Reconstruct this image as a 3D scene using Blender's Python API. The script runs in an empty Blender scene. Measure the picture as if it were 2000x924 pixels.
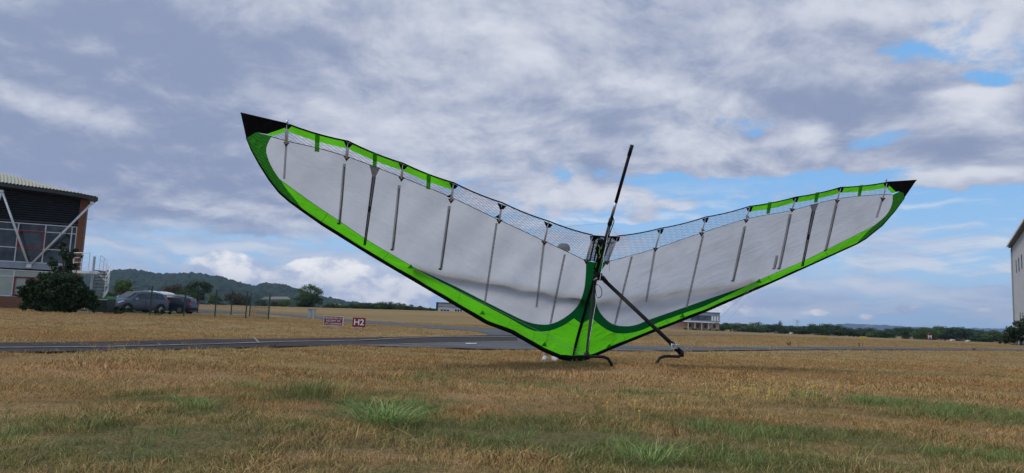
import bpy, math, random
import numpy as np
from mathutils import Vector, Matrix, noise as mnoise
from mathutils.geometry import delaunay_2d_cdt
random.seed(7); rng = np.random.RandomState(7)
S = bpy.context.scene
C = S.collection
V = Vector
rad = math.radians
# ------------------------------------------------------------------ camera
F = 1387.0; H = .65; ROLL = rad(2.4); PITCH = math.atan(157.9/1387)
_r = V((1, 0, 0)); FWD = V((0, math.cos(PITCH), math.sin(PITCH))); _u = V((0, -math.sin(PITCH), math.cos(PITCH)))
RT = _r*math.cos(ROLL)+_u*math.sin(ROLL); UP = _u*math.cos(ROLL)-_r*math.sin(ROLL)
cd = bpy.data.cameras.new('camera'); cam = bpy.data.objects.new('camera', cd); C.objects.link(cam)
cd.sensor_width = 36; cd.lens = F/2000*36; cd.clip_start = .05; cd.clip_end = 30000
cam.matrix_world = Matrix.Translation((0, 0, H)) @ Matrix((RT, UP, -FWD)).transposed().to_4x4()
S.camera = cam
S.view_settings.view_transform = 'Standard'; S.view_settings.look = 'None'
S.view_settings.exposure = 0.15; S.view_settings.gamma = 1
S.cycles.max_bounces = 8; S.cycles.transparent_max_bounces = 16; S.cycles.volume_bounces = 0
S.cycles.volume_step_rate = 10; S.cycles.volume_max_steps = 64
# ------------------------------------------------------------------ node helper
class X:
    """a node socket with arithmetic"""
    def __init__(s, nt, o): s.nt = nt; s.o = o
    def _m(s, op, b=None, c=None, clamp=False):
        n = s.nt.nodes.new('ShaderNodeMath'); n.operation = op; n.use_clamp = clamp
        for i, v in enumerate((s, b, c)):
            if v is None: continue
            if isinstance(v, X): s.nt.links.new(v.o, n.inputs[i])
            else: n.inputs[i].default_value = v
        return X(s.nt, n.outputs[0])
    def __add__(s, b): return s._m('ADD', b)
    def __sub__(s, b): return s._m('SUBTRACT', b)
    def __mul__(s, b): return s._m('MULTIPLY', b)
    def __truediv__(s, b): return s._m('DIVIDE', b)
    __radd__ = __add__; __rmul__ = __mul__
    def rsub(s, a): return s._m('MULTIPLY_ADD', -1.0, a)
    def ss(s, a, b, lo=0., hi=1.):
        n = s.nt.nodes.new('ShaderNodeMapRange'); n.interpolation_type = 'SMOOTHSTEP'
        s.nt.links.new(s.o, n.inputs[0])
        for i, v in zip((1, 2, 3, 4), (a, b, lo, hi)): n.inputs[i].default_value = v
        return X(s.nt, n.outputs[0])
def node(nt, typ, ins=None, out=0, **kw):
    n = nt.nodes.new(typ)
    for k, v in kw.items(): setattr(n, k, v)
    for k, v in (ins or {}).items():
        if isinstance(v, X): nt.links.new(v.o, n.inputs[k])
        elif v is not None: n.inputs[k].default_value = v
    return X(nt, n.outputs[out])
def noise(nt, vec, scale, detail=4, rough=.5, dist=0., out=0, **kw):
    return node(nt, 'ShaderNodeTexNoise', {'Vector': vec, 'Scale': scale, 'Detail': detail, 'Roughness': rough, 'Distortion': dist}, out, **kw)
def mix(nt, f, a, b, blend='MIX'):
    n = nt.nodes.new('ShaderNodeMix'); n.data_type = 'RGBA'; n.blend_type = blend
    for idx, v in ((0, f), (6, a), (7, b)):
        if isinstance(v, X): nt.links.new(v.o, n.inputs[idx])
        else: n.inputs[idx].default_value = v if idx == 0 else (tuple(v)+(1,))[:4]
    return X(nt, n.outputs[2])
def comb(nt, x, y, z): return node(nt, 'ShaderNodeCombineXYZ', {0: x, 1: y, 2: z})
def sep(nt, v):
    n = nt.nodes.new('ShaderNodeSeparateXYZ'); nt.links.new(v.o, n.inputs[0])
    return [X(nt, n.outputs[i]) for i in range(3)]
# ------------------------------------------------------------------ world: Nishita sky with procedural broken cloud
SUN_EL, SUN_AZ = rad(50), rad(-108)      # azimuth from +Y towards +X
W = bpy.data.worlds.new('World'); S.world = W; W.use_nodes = True
W.cycles.sampling_method = 'MANUAL'; W.cycles.sample_map_resolution = 256
nt = W.node_tree; nt.nodes.clear()
tc = node(nt, 'ShaderNodeTexCoord'); dx, dy, dz = sep(nt, tc)
sky = node(nt, 'ShaderNodeTexSky', sky_type='NISHITA', sun_disc=False, sun_elevation=SUN_EL, sun_rotation=SUN_AZ, air_density=1.0, dust_density=.6, ozone_density=1.5)
dzp = dz._m('MAXIMUM', 0.0)
inv = (dzp+.27)
p = comb(nt, dx/inv, dy/inv, .3)
az = dx._m('ARCTAN2', dy); el = dz._m('ARCSINE')
def vadd(a, b): return node(nt, 'ShaderNodeVectorMath', {0: a, 1: b}, operation='ADD')
def vmul(a, b): return node(nt, 'ShaderNodeVectorMath', {0: a, 1: b}, operation='MULTIPLY')
# soft wobble so that no cloud edge follows a plain ellipse
wob = noise(nt, comb(nt, az*6.0, el*9.0, 8.3), 1.0, 3, .55, out=1); wx, wy, wz = sep(nt, wob)
azw = az+(wx-.5)*.16; elw = el+(wy-.5)*.085
PW = comb(nt, azw, elw, 0.); PS = comb(nt, az, el, 0.)
def blobs(l, pos=None):
    """sum of soft elliptical bumps (u, v, su, sv, amp) laid out by azimuth and elevation"""
    acc = 0.
    for u, v, su, sv, amp in l:
        a0 = math.atan((u-1000)/F); e0 = (620+.042*(u-1000)-v)/F*math.cos(a0)
        q = node(nt, 'ShaderNodeVectorMath', {0: pos or PW, 1: (F/su, F/sv, 0), 2: (-a0*F/su, -e0*F/sv, 0)}, operation='MULTIPLY_ADD')
        d2 = node(nt, 'ShaderNodeVectorMath', {0: q, 1: q}, 1, operation='DOT_PRODUCT')
        g_ = node(nt, 'ShaderNodeMath', {0: .36788, 1: d2}, operation='POWER')
        acc = g_._m('MULTIPLY_ADD', amp, acc)
    return acc
warp = noise(nt, p, 1.3, 2, .5, out=1)
pp = vadd(p, vmul(warp, (.3, .3, .0)))
n1 = noise(nt, pp, 1.5, 4, .50)
n2 = noise(nt, pp, 4.6, 5, .60)
n3 = noise(nt, vadd(pp, (-.035, .07, .0)), 4.6, 5, .60)
n4 = noise(nt, vadd(pp, (.4, .2, 3.0)), 13., 5, .62)
dens = (n1-.5)*1.1+(n2-.5)*1.25+(n4-.5)*.75
gap = blobs([(1935, 150, 60, 20, .62), (1700, 286, 84, 24, .66), (1740, 105, 80, 20, .2), (1250, 340, 60, 14, .25), (1420, 250, 60, 18, .2), (1450, 350, 180, 20, .56), (1330, 362, 60, 18, .36), (1690, 345, 130, 18, .4), (1850, 408, 330, 42, .62), (1860, 500, 330, 62, .8),
             (1560, 470, 260, 60, .5), (1250, 440, 180, 12, .42), (360, 492, 240, 22, .5), (430, 440, 130, 12, .42), (470, 190, 40, 30, -.05), (680, 510, 120, 30, .5), (1125, 345, 34, 16, .22), (1470, 240, 46, 26, .3), (1760, 110, 80, 14, .16), (540, 470, 90, 14, .4)])
fill = blobs([(200, 260, 520, 200, .34), (700, 150, 700, 220, .34), (1720, 205, 210, 50, .24), (1890, 250, 150, 60, .6), (1560, 300, 110, 26, .3), (1250, 150, 420, 170, .30),
              (1500, 60, 700, 110, .34), (1890, 350, 85, 13, .75), (1120, 390, 120, 30, .20), (530, 455, 60, 22, .3), (1500, 300, 90, 26, .16), (1720, 326, 80, 8, .25), (300, 420, 260, 22, .22)])
dens = dens+fill-gap
cov = dens.ss(-.20, .16)*el.ss(.055, .12)
relief = (n2-n3)*2.5+(n4-.5)*.7
tone = (n1-.5)*1.0+(n2-.5)*.45-relief*.8+blobs([(300, 60, 900, 160, .12), (-200, 300, 500, 300, .14), (1740, 195, 170, 46, .50), (1580, 240, 120, 30, .3), (300, 330, 420, 110, .36), (100, 30, 420, 70, .22), (60, 230, 120, 160, .1), (1880, 290, 140, 20, .38), (1210, 235, 200, 26, .36), (1300, 20, 200, 26, .25), (500, 120, 300, 60, .16), (1130, 330, 120, 30, .3), (1470, 150, 80, 50, .1), (530, 452, 60, 20, .5)])
tone = tone-blobs([(110, 200, 90, 40, .36), (200, 235, 90, 30, .25), (800, 130, 200, 60, .22), (1180, 190, 150, 26, .42), (1020, 120, 60, 40, .3), (1430, 210, 30, 22, .5), (1180, 380, 150, 26, .42), (1440, 290, 160, 16, .42), (1890, 342, 90, 12, .8), (1890, 190, 90, 16, .8), (1890, 220, 90, 26, .35), (1650, 40, 120, 22, .3), (500, 420, 200, 22, .30), (720, 270, 160, 50, .22), (1560, 270, 60, 26, .3)])
# low streaky bank
hw = noise(nt, comb(nt, az*7.0, el*9.0, 4.1), 1.0, 3, .5)
ph = comb(nt, az*5.5+hw*1.2, el*30.0+hw*1.4, 1.7)
nb = noise(nt, ph, 1.35, 5, .55)
nb2 = noise(nt, vadd(ph, (.0, -.35, 0)), 1.35, 5, .55)
lowband = el.ss(-.02, .01)*el.ss(.12, .22, 1., 0.)
covb = (nb+(n4-.5)*.25+blobs([(1800, 528, 260, 12, .16), (1750, 575, 400, 22, .14), (1700, 620, 700, 24, .10), (330, 455, 300, 22, .13), (1700, 420, 80, 8, .14), (1750, 490, 200, 6, .12), (650, 560, 260, 40, .06)])).ss(.46, .66)*lowband*.82
# cumulus heaps close to the horizon
pc = comb(nt, az*20.0, el*30.0, 2.2)
vc = noise(nt, pc, .62, 6, .60)
vd = noise(nt, vadd(pc, (.24, -.42, 0)), .62, 6, .60)
heap = blobs([(440, 512, 62, 24, .46), (470, 540, 90, 30, .40), (596, 518, 22, 10, .38), (655, 535, 60, 34, .46), (720, 572, 110, 36, .46), (570, 548, 90, 22, .34), (800, 585, 60, 26, .36), (1432, 580, 80, 40, .42), (1700, 620, 26, 9, .40), (1772, 604, 24, 11, .46), (1600, 612, 30, 8, .26), (1915, 606, 30, 9, .26), (1000, 560, 200, 30, .3)], PS)
hs = vc*.75+heap
covc = hs.ss(.565, .70)
litc = (vc-vd)*2.4+heap*.5
ccol = mix(nt, (tone+.05).ss(-.66, .72), (6.6, 6.85, 7.5), (2.5, 3.0, 4.4))
base = mix(nt, el.ss(.0, .26), (4.4, 6.9, 9.6), (2.0, 4.7, 8.6))
skyc = mix(nt, .82, vmul(sky, (.8, .8, .8)), base)
bank = mix(nt, ((nb-.5)*1.2+(nb2-nb)*1.6).ss(-.25, .35), (7.2, 7.6, 8.2), (4.0, 4.9, 6.6))
heapc = mix(nt, (litc+el*1.2).ss(-.05, .6), (5.0, 5.7, 7.2), (11.5, 11.1, 10.4))
c1 = mix(nt, covb, skyc, bank)
c2 = mix(nt, covc*.95, c1, heapc)
c3 = mix(nt, cov, c2, ccol)
up = mix(nt, dz.ss(-.02, .0), (1.1, .9, .6), c3)
bg = node(nt, 'ShaderNodeBackground', {'Color': up, 'Strength': .1})
wo = nt.nodes.new('ShaderNodeOutputWorld'); nt.links.new(bg.o, wo.inputs[0])
# ------------------------------------------------------------------ sun behind thin cloud
ld = bpy.data.lights.new('sun', 'SUN'); ld.energy = 2.0; ld.angle = rad(22); ld.color = (1, .95, .87)
lo = bpy.data.objects.new('sun', ld); C.objects.link(lo)
sd = V((math.sin(SUN_AZ)*math.cos(SUN_EL), math.cos(SUN_AZ)*math.cos(SUN_EL), math.sin(SUN_EL)))
lo.rotation_euler = sd.to_track_quat('Z', 'Y').to_euler(); lo.location = (0, 0, 30)

# ================================================================== helpers
def sstep(a, b, x):
    t = min(1, max(0, (x-a)/(b-a))); return t*t*(3-2*t)
def T(x, y):
    """height of the ground"""
    if y < 1: return 0.
    a = x/y
    z = -.18*sstep(30, 46, y)*(1-sstep(-.1, .1, a))
    bank = (.80+(min(max(a, -.5), 0)+.45)*1.75)*sstep(55, 125, y)*(1-sstep(-.07, .09, a))*sstep(-.62, -.42, a)
    drop = .0068*min(max(y-95, 0), 330)*sstep(.12, .26, a)
    return z+bank-drop
def ray(u, v): return FWD+RT*((u-1000)/F)-UP*((v-462)/F)
O = V((0, 0, H))
def at(u, v, y): d = ray(u, v); return O+d*(y/d.y)
def gp(u, v, dzz=0.):
    """where the line of sight meets the ground"""
    d = ray(u, v); t = 2.; 
    while t < 4000:
        P = O+d*t
        if P.z <= T(P.x, P.y)+dzz: break
        t *= 1.004
    P = O+d*t
    return V((P.x, P.y, T(P.x, P.y)+dzz))
def G(x, y):
    """ground height with the small unevenness near the camera"""
    z = T(x, y)
    if y < 16: z += -.055*math.exp(-((x-.62)/.5)**2-((y-11.85)/.45)**2)+.03*(mnoise.noise(V((x*.9, y*.9, 0)))+.5*mnoise.noise(V((x*2.3, y*2.3, 3))))*(1-sstep(9, 13, math.hypot(x, y)))
    return z+.10*math.exp(-((x-1.74)/.40)**4-((y-9.5)/.40)**2)
MATS = {}
def newmat(name):
    m = bpy.data.materials.new(name); m.use_nodes = True; m.node_tree.nodes.clear(); MATS[name] = m
    return m, m.node_tree
def pm(name, c1, c2=None, scale=6., rough=.6, metal=0., bump=0., bscale=None, spec=.5, coat=0., alpha=None, stretch=(1, 1, 1), trans=0., detail=5, lo_=.35, hi_=.65, ior=None):
    m, nt = newmat(name)
    tc = node(nt, 'ShaderNodeTexCoord', out=3)
    vec = node(nt, 'ShaderNodeVectorMath', {0: tc, 1: stretch}, operation='MULTIPLY')
    f = noise(nt, vec, scale, detail, .6).ss(lo_, hi_)
    f2 = noise(nt, vec, scale*7, 3, .6)
    col = mix(nt, f, c1, c2 or tuple(k*.8 for k in c1))
    col = mix(nt, f2.ss(.3, .8)*.25, col, tuple(k*.7 for k in c1))
    ins = {'Base Color': col, 'Roughness': rough, 'Metallic': metal, 'Specular IOR Level': spec, 'Coat Weight': coat, 'Transmission Weight': trans}
    if alpha is not None: ins['Alpha'] = alpha
    if bump:
        b = noise(nt, vec, bscale or scale*5, 4, .6)
        ins['Normal'] = node(nt, 'ShaderNodeBump', {'Height': b, 'Strength': bump, 'Distance': .02})
    sh = node(nt, 'ShaderNodeBsdfPrincipled', ins)
    o = nt.nodes.new('ShaderNodeOutputMaterial'); nt.links.new(sh.o, o.inputs[0])
    return m
class MB:
    def __init__(s): s.v = []; s.f = []; s.uv = None
    def add(s, vs, fs):
        k = len(s.v); s.v += [tuple(q) for q in vs]; s.f += [tuple(i+k for i in f) for f in fs]; return s
    def box(s, a, b, M=None):
        x0, y0, z0 = a; x1, y1, z1 = b
        vs = [V(q) for q in ((x0, y0, z0), (x1, y0, z0), (x1, y1, z0), (x0, y1, z0), (x0, y0, z1), (x1, y0, z1), (x1, y1, z1), (x0, y1, z1))]
        if M: vs = [M@q for q in vs]
        return s.add(vs, [(0, 3, 2, 1), (4, 5, 6, 7), (0, 1, 5, 4), (1, 2, 6, 5), (2, 3, 7, 6), (3, 0, 4, 7)])
    def tube(s, pts, r, n=8, cap=True, flat=1.):
        pts = [V(q) for q in pts]; rs = r if isinstance(r, (list, tuple)) else [r]*len(pts)
        vs = []; fs = []; prev = None
        for i, P in enumerate(pts):
            d = (pts[min(i+1, len(pts)-1)]-pts[max(i-1, 0)]).normalized()
            if prev is None: a = d.orthogonal().normalized()
            else: a = (prev-d*prev.dot(d)).normalized()
            prev = a; b = d.cross(a)
            for k in range(n):
                t = 2*math.pi*k/n; vs.append(P+(a*math.cos(t)+b*math.sin(t)*flat)*rs[i])
        for i in range(len(pts)-1):
            for k in range(n): fs.append((i*n+k, i*n+(k+1) % n, (i+1)*n+(k+1) % n, (i+1)*n+k))
        if cap: fs.append(tuple(range(n))[::-1]); fs.append(tuple((len(pts)-1)*n+k for k in range(n)))
        return s.add(vs, fs)
    def prism(s, poly, d):
        """poly: 3-D points, extruded by the vector d"""
        n = len(poly); d = V(d)
        return s.add([V(q) for q in poly]+[V(q)+d for q in poly], [tuple(range(n))[::-1], tuple(range(n, 2*n))]+[(i, (i+1) % n, n+(i+1) % n, n+i) for i in range(n)])
    def obj(s, name, mat, parent=None, smooth=False, world=False):
        me = bpy.data.meshes.new(name)
        vs = s.v
        if world and parent is not None:
            l = parent.location; vs = [(a-l.x, b-l.y, c-l.z) for a, b, c in vs]
        me.from_pydata(vs, [], s.f); me.materials.append(mat)
        if smooth: me.polygons.foreach_set('use_smooth', [True]*len(me.polygons))
        me.update()
        o = bpy.data.objects.new(name, me); C.objects.link(o)
        if parent is not None: o.parent = parent
        return o
def tag(o, label=None, cat=None, group=None, kind=None):
    if label: o['label'] = label
    if cat: o['category'] = cat
    if group: o['group'] = group
    if kind: o['kind'] = kind
    return o
def empty(name, loc, label, cat, group=None, rz=0.):
    o = bpy.data.objects.new(name, None); C.objects.link(o); o.location = loc; o.rotation_euler = (0, 0, rz); o.empty_display_size = .3
    return tag(o, label, cat, group)
def ch(name, me, parent, loc=(0, 0, 0), rot=(0, 0, 0), sc=(1, 1, 1)):
    o = bpy.data.objects.new(name, me); C.objects.link(o); o.parent = parent; o.location = loc; o.rotation_euler = rot; o.scale = sc; return o
def text_mesh(txt, size, depth=.004, bold=0., align='CENTER', sx=1.):
    cu = bpy.data.curves.new('t', 'FONT'); cu.body = txt; cu.size = size; cu.extrude = depth; cu.offset = bold; cu.align_x = align; cu.align_y = 'CENTER'; cu.space_line = 1.15
    o = bpy.data.objects.new('t', cu); C.objects.link(o)
    me = bpy.data.meshes.new_from_object(o.evaluated_get(bpy.context.evaluated_depsgraph_get()))
    bpy.data.objects.remove(o); bpy.data.curves.remove(cu)
    return me

# ================================================================== materials
def ground_color(nt, blades=False):
    g = node(nt, 'ShaderNodeNewGeometry', out=0)
    x, y, z = sep(nt, g)
    flatv = comb(nt, x, y, 0.)
    n_a = noise(nt, flatv, .33, 5, .6)
    n_b = noise(nt, flatv, 1.7, 5, .65)
    n_c = noise(nt, flatv, 9., 4, .7)
    n_w = noise(nt, comb(nt, x*.25, y, 5.), .45, 4, .6)
    straw = mix(nt, n_c.ss(.3, .7), (.60, .415, .185), (.38, .25, .108))
    n_s = noise(nt, comb(nt, x*.5, y*1.6, 11.), 1.1, 5, .65)
    straw = mix(nt, n_s.ss(.48, .66)*.7, straw, (.24, .145, .065))
    straw = mix(nt, n_w.ss(.40, .60)*.9, straw, (.43, .25, .105))
    def spot(cx, cy, rx, ry):
        a = (x-cx)*(1/rx); b = (y-cy)*(1/ry)
        return (a*a+b*b)._m('SQRT').ss(.0, 1.5, 1., 0.)
    near = y.ss(5.5, 3.2)if False else y.ss(3.4, 8.5, 1., 0.)
    gsum = near*.15
    for u, v, rx, ry, k in GREEN:
        P = gp(u, v); gsum = gsum+spot(P.x, P.y, rx, ry)*(n_b*2.0)*k*.8
    gr = (n_b*.75+n_a*.4+gsum).ss(.60, .86)
    far = y.ss(30, 90)
    green = mix(nt, n_c.ss(.3, .7), (.21, .20, .07), (.11, .13, .045))
    col = mix(nt, gr*.82, straw, green)
    for u, v, rx, ry in RUST:
        P = gp(u, v); col = mix(nt, spot(P.x, P.y, rx, ry)*.9, col, (.58, .36, .18))
    farc = mix(nt, noise(nt, comb(nt, x*.02, y*.09, 0.), 1., 5, .6).ss(.4, .6), (.38, .245, .105), (.24, .195, .08))
    return mix(nt, far*.75, col, farc), n_c, flatv, gr
GREEN = [(750, 800, .38, .5, .42), (1900, 810, .75, .7, .5), (1700, 785, .9, .5, .3), (600, 770, .4, .5, .25), (380, 790, .45, .35, .16), (1300, 890, .7, .35, .26), (300, 880, .5, .3, .12), (1080, 860, .6, .4, .18), (1450, 840, .8, .4, .26), (100, 860, .5, .3, .12), (500, 610, 14, 6, .25), (250, 612, 10, 3, .25), (900, 840, .5, .35, .16), (1900, 890, .5, .3, .28), (1250, 770, .9, .6, .14), (950, 745, 1.2, .8, .10)]
RUST = [(690, 893, .30, .16), (980, 780, .5, .5), (1200, 735, 1.2, 1.2), (1640, 760, .6, .3), (1540, 740, .8, .6), (170, 730, 1.4, 1.0)]
m, nt = newmat('dry_turf')
col, nc, fv, gr = ground_color(nt)
col = mix(nt, noise(nt, fv, 45, 3, .7).ss(.3, .65)*.75, col, (.085, .060, .032))
bmp = node(nt, 'ShaderNodeBump', {'Height': noise(nt, fv, 26, 6, .75), 'Strength': .8, 'Distance': .05})
sh = node(nt, 'ShaderNodeBsdfPrincipled', {'Base Color': col, 'Roughness': .95, 'Specular IOR Level': .1, 'Normal': bmp})
nt.links.new(sh.o, nt.nodes.new('ShaderNodeOutputMaterial').inputs[0])
def blade_mat(name, green=0., lo=(.28, .25, .20), hi=(1.75, 1.7, 1.6)):
    m, nt = newmat(name)
    col, nc, fv, gr = ground_color(nt)
    isl = node(nt, 'ShaderNodeNewGeometry', out=8); ob = node(nt, 'ShaderNodeObjectInfo', out=5)
    r = (isl*.5+ob*.5)
    rv = ((isl*7.31+ob*3.17)._m('FRACT'))
    tone = mix(nt, rv.ss(0, 1), lo, hi)
    col = mix(nt, 1., col, tone, 'MULTIPLY')
    gb = ((isl*5.17+ob*9.7)._m('FRACT')+gr*.55).ss(.80, .95)
    col = mix(nt, gb*(.62), col, (.16, .21, .055))
    col = mix(nt, ((isl*3.3+ob*5.9)._m('FRACT')).ss(.86, .95)*.7, col, (.66, .50, .27))
    if green > .9: col = mix(nt, green, col, mix(nt, rv.ss(0, 1), (.11, .20, .05), (.40, .50, .17)))
    elif green: col = mix(nt, green, col, mix(nt, rv.ss(0, 1), (.12, .16, .05), (.34, .42, .13)))
    d = node(nt, 'ShaderNodeBsdfPrincipled', {'Base Color': col, 'Roughness': .7, 'Specular IOR Level': .25})
    t = node(nt, 'ShaderNodeBsdfTranslucent', {'Color': col})
    mx = node(nt, 'ShaderNodeMixShader', {0: .3, 1: d, 2: t})
    nt.links.new(mx.o, nt.nodes.new('ShaderNodeOutputMaterial').inputs[0])
    return m
blade_mat('far_blade', 0., (.55, .52, .48), (1.25, 1.22, 1.16)); blade_mat('bright_blade', .95); blade_mat('grass_blade'); blade_mat('green_blade', .85)
def leaf_mat(name, a, b, c=None):
    m, nt = newmat(name)
    isl = node(nt, 'ShaderNodeNewGeometry', out=8); pos = node(nt, 'ShaderNodeTexCoord', out=3)
    ob = node(nt, 'ShaderNodeObjectInfo', out=5)
    n = noise(nt, pos, .45, 4, .6)
    col = mix(nt, (isl*.6+n*.5).ss(.2, .8), a, b)
    if c: col = mix(nt, noise(nt, pos, .3, 3, .5).ss(.5, .62)*.8, col, c)
    col = mix(nt, 1., col, mix(nt, ob, (.75, .78, .8), (1.2, 1.15, 1.0)), 'MULTIPLY')
    d = node(nt, 'ShaderNodeBsdfPrincipled', {'Base Color': col, 'Roughness': .65, 'Specular IOR Level': .3})
    t = node(nt, 'ShaderNodeBsdfTranslucent', {'Color': col})
    mx = node(nt, 'ShaderNodeMixShader', {0: .25, 1: d, 2: t})
    nt.links.new(mx.o, nt.nodes.new('ShaderNodeOutputMaterial').inputs[0]); return m
leaf_mat('leaf_dark', (.025, .05, .018), (.055, .10, .03))
leaf_mat('leaf_mid', (.035, .075, .02), (.09, .15, .035))
leaf_mat('leaf_brown', (.05, .04, .02), (.11, .075, .035), (.05, .07, .03))
leaf_mat('leaf_shrub', (.016, .035, .014), (.05, .085, .03))
pm('bark', (.10, .075, .05), (.05, .04, .03), 8, .95, bump=.5)
def asphalt(name, c):
    m, nt = newmat(name)
    g = node(nt, 'ShaderNodeNewGeometry', out=0)
    a = noise(nt, g, .5, 5, .65); b = noise(nt, g, 60, 3, .7); l = noise(nt, g, 3., 4, .6)
    col = mix(nt, a.ss(.35, .65), c, tuple(k*.72 for k in c)); col = mix(nt, b.ss(.45, .75)*.5, col, tuple(k*1.6 for k in c))
    col = mix(nt, l.ss(.6, .75)*.5, col, tuple(k*.5 for k in c))
    cr = node(nt, 'ShaderNodeTexVoronoi', {'Vector': g, 'Scale': .35}, feature='DISTANCE_TO_EDGE'); col = mix(nt, cr.ss(.0, .02, 1., 0.)*.7, col, tuple(k*.3 for k in c))
    col = mix(nt, noise(nt, node(nt, 'ShaderNodeVectorMath', {0: g, 1: (.12, .5, 0)}, operation='MULTIPLY'), 1., 3, .5).ss(.5, .62)*.4, col, tuple(k*1.5 for k in c))
    sh = node(nt, 'ShaderNodeBsdfPrincipled', {'Base Color': col, 'Roughness': .85, 'Specular IOR Level': .15, 'Normal': node(nt, 'ShaderNodeBump', {'Height': b, 'Strength': .4, 'Distance': .01})})
    nt.links.new(sh.o, nt.nodes.new('ShaderNodeOutputMaterial').inputs[0]); return m
asphalt('tarmac_brown', (.042, .034, .034)); asphalt('tarmac_grey', (.098, .098, .102))
pm('road_paint', (.30, .27, .20), (.14, .125, .10), 5, .8); pm('white_paint_line', (.8, .8, .78), (.6, .6, .58), 5, .8)
pm('yellow_paint', (.65, .45, .04), (.5, .34, .03), 5, .6)
pm('black_tube', (.008, .008, .009), (.013, .013, .013), 5, .5, spec=.25)
pm('black_cloth', (.006, .007, .009), (.011, .011, .013), 20, .85, bump=.3, spec=.12)
pm('dark_carbon', (.03, .03, .032), (.015, .015, .016), 9, .5)
pm('batten_grey', (.11, .11, .115), (.20, .20, .205), 12, .6)
pm('seam_green', (.02, .16, .02), None, 9, .8)
pm('stitch', (.33, .33, .34), None, 20, .8)
pm('alu', (.55, .56, .57), (.42, .43, .45), 9, .35, metal=.6)
pm('strap_grey', (.72, .72, .72), (.6, .6, .6), 30, .8)
pm('lime_cord', (.25, .55, .05), None, 30, .7)
pm('wire_steel', (.45, .46, .47), None, 30, .35, metal=.7)
pm('plastic_film', (.62, .64, .66), (.4, .42, .44), 30, .3, spec=.7, bump=.6)
pm('white_metal', (.74, .75, .76), (.6, .61, .62), 3, .4)
pm('grey_metal', (.42, .44, .46), (.34, .36, .38), 3, .45, metal=.3)
pm('roof_sheet', (.33, .34, .29), (.40, .33, .16), 1.1, .55, stretch=(.6, 1.5, 1))
pm('fascia_dark', (.028, .035, .045), (.04, .045, .055), 3, .5)
pm('slat_dark', (.020, .026, .034), (.032, .038, .046), 3, .45)
pm('red_frame', (.26, .015, .02), (.2, .012, .016), 3, .45)
pm('brick_mat', (.30, .12, .06), (.19, .075, .045), 9, .9, bump=.5)
pm('mortar', (.20, .16, .13), None, 12, .95)
pm('green_post', (.012, .035, .03), None, 5, .5)
pm('spandrel', (.30, .34, .40), (.25, .28, .33), 1.2, .35)
pm('blind', (.40, .44, .38), (.33, .37, .32), .8, .6)
pm('interior', (.05, .055, .06), (.02, .022, .025), 1, .8)
pm('timber', (.16, .11, .075), (.09, .065, .045), 6, .85, stretch=(1, 6, 6))
pm('sign_red', (.24, .006, .016), (.20, .006, .013), 4, .45)
pm('sign_white', (.8, .8, .8), (.7, .7, .7), 5, .5)
pm('concrete', (.33, .32, .30), (.25, .245, .23), 2, .9, bump=.3)
pm('clad_white', (.52, .53, .54), (.45, .46, .48), .7, .55)
pm('clad_grey', (.27, .30, .34), (.23, .255, .29), .7, .5)
pm('clad_orange', (.50, .33, .22), (.44, .29, .19), 1.5, .8)
pm('hangar_wall', (.37, .37, .385), (.31, .31, .325), .35, .6, stretch=(3, 3, .6))
pm('tyre', (.015, .015, .015), None, 9, .85); pm('rim', (.45, .46, .48), None, 9, .3, metal=.8)
pm('paint_grey', (.10, .12, .145), (.09, .105, .13), 2, .4, metal=.2, spec=.3, coat=.25)
pm('paint_navy', (.012, .02, .05), (.01, .016, .04), 2, .3, metal=.1, spec=.3, coat=.3)
pm('paint_pale', (.45, .55, .70), None, 2, .25, coat=.8); pm('paint_white', (.72, .73, .75), None, 2, .3, coat=.6)
pm('car_glass', (.02, .027, .03), (.04, .05, .055), 1.2, .08, spec=.5)
pm('lamp_glass', (.7, .72, .75), None, 2, .1, spec=1.); pm('tail_red', (.45, .012, .02), None, 2, .2, coat=1.)
pm('bin_dark', (.018, .028, .03), None, 4, .5); pm('bin_green', (.05, .30, .09), None, 4, .5)
pm('window_glass', (.025, .035, .045), (.09, .11, .125), .55, .05, spec=.35)
pm('skin', (.42, .25, .18), (.36, .21, .15), 20, .6); pm('shoe_white', (.42, .43, .46), (.4, .4, .42), 20, .7)
pm('cloth_grey', (.09, .095, .11), (.06, .065, .075), 20, .9); pm('cloth_navy', (.03, .04, .07), None, 20, .9); pm('hair', (.05, .035, .02), None, 30, .8)
pm('yellow_flower', (.75, .55, .03), None, 9, .7)
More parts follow.
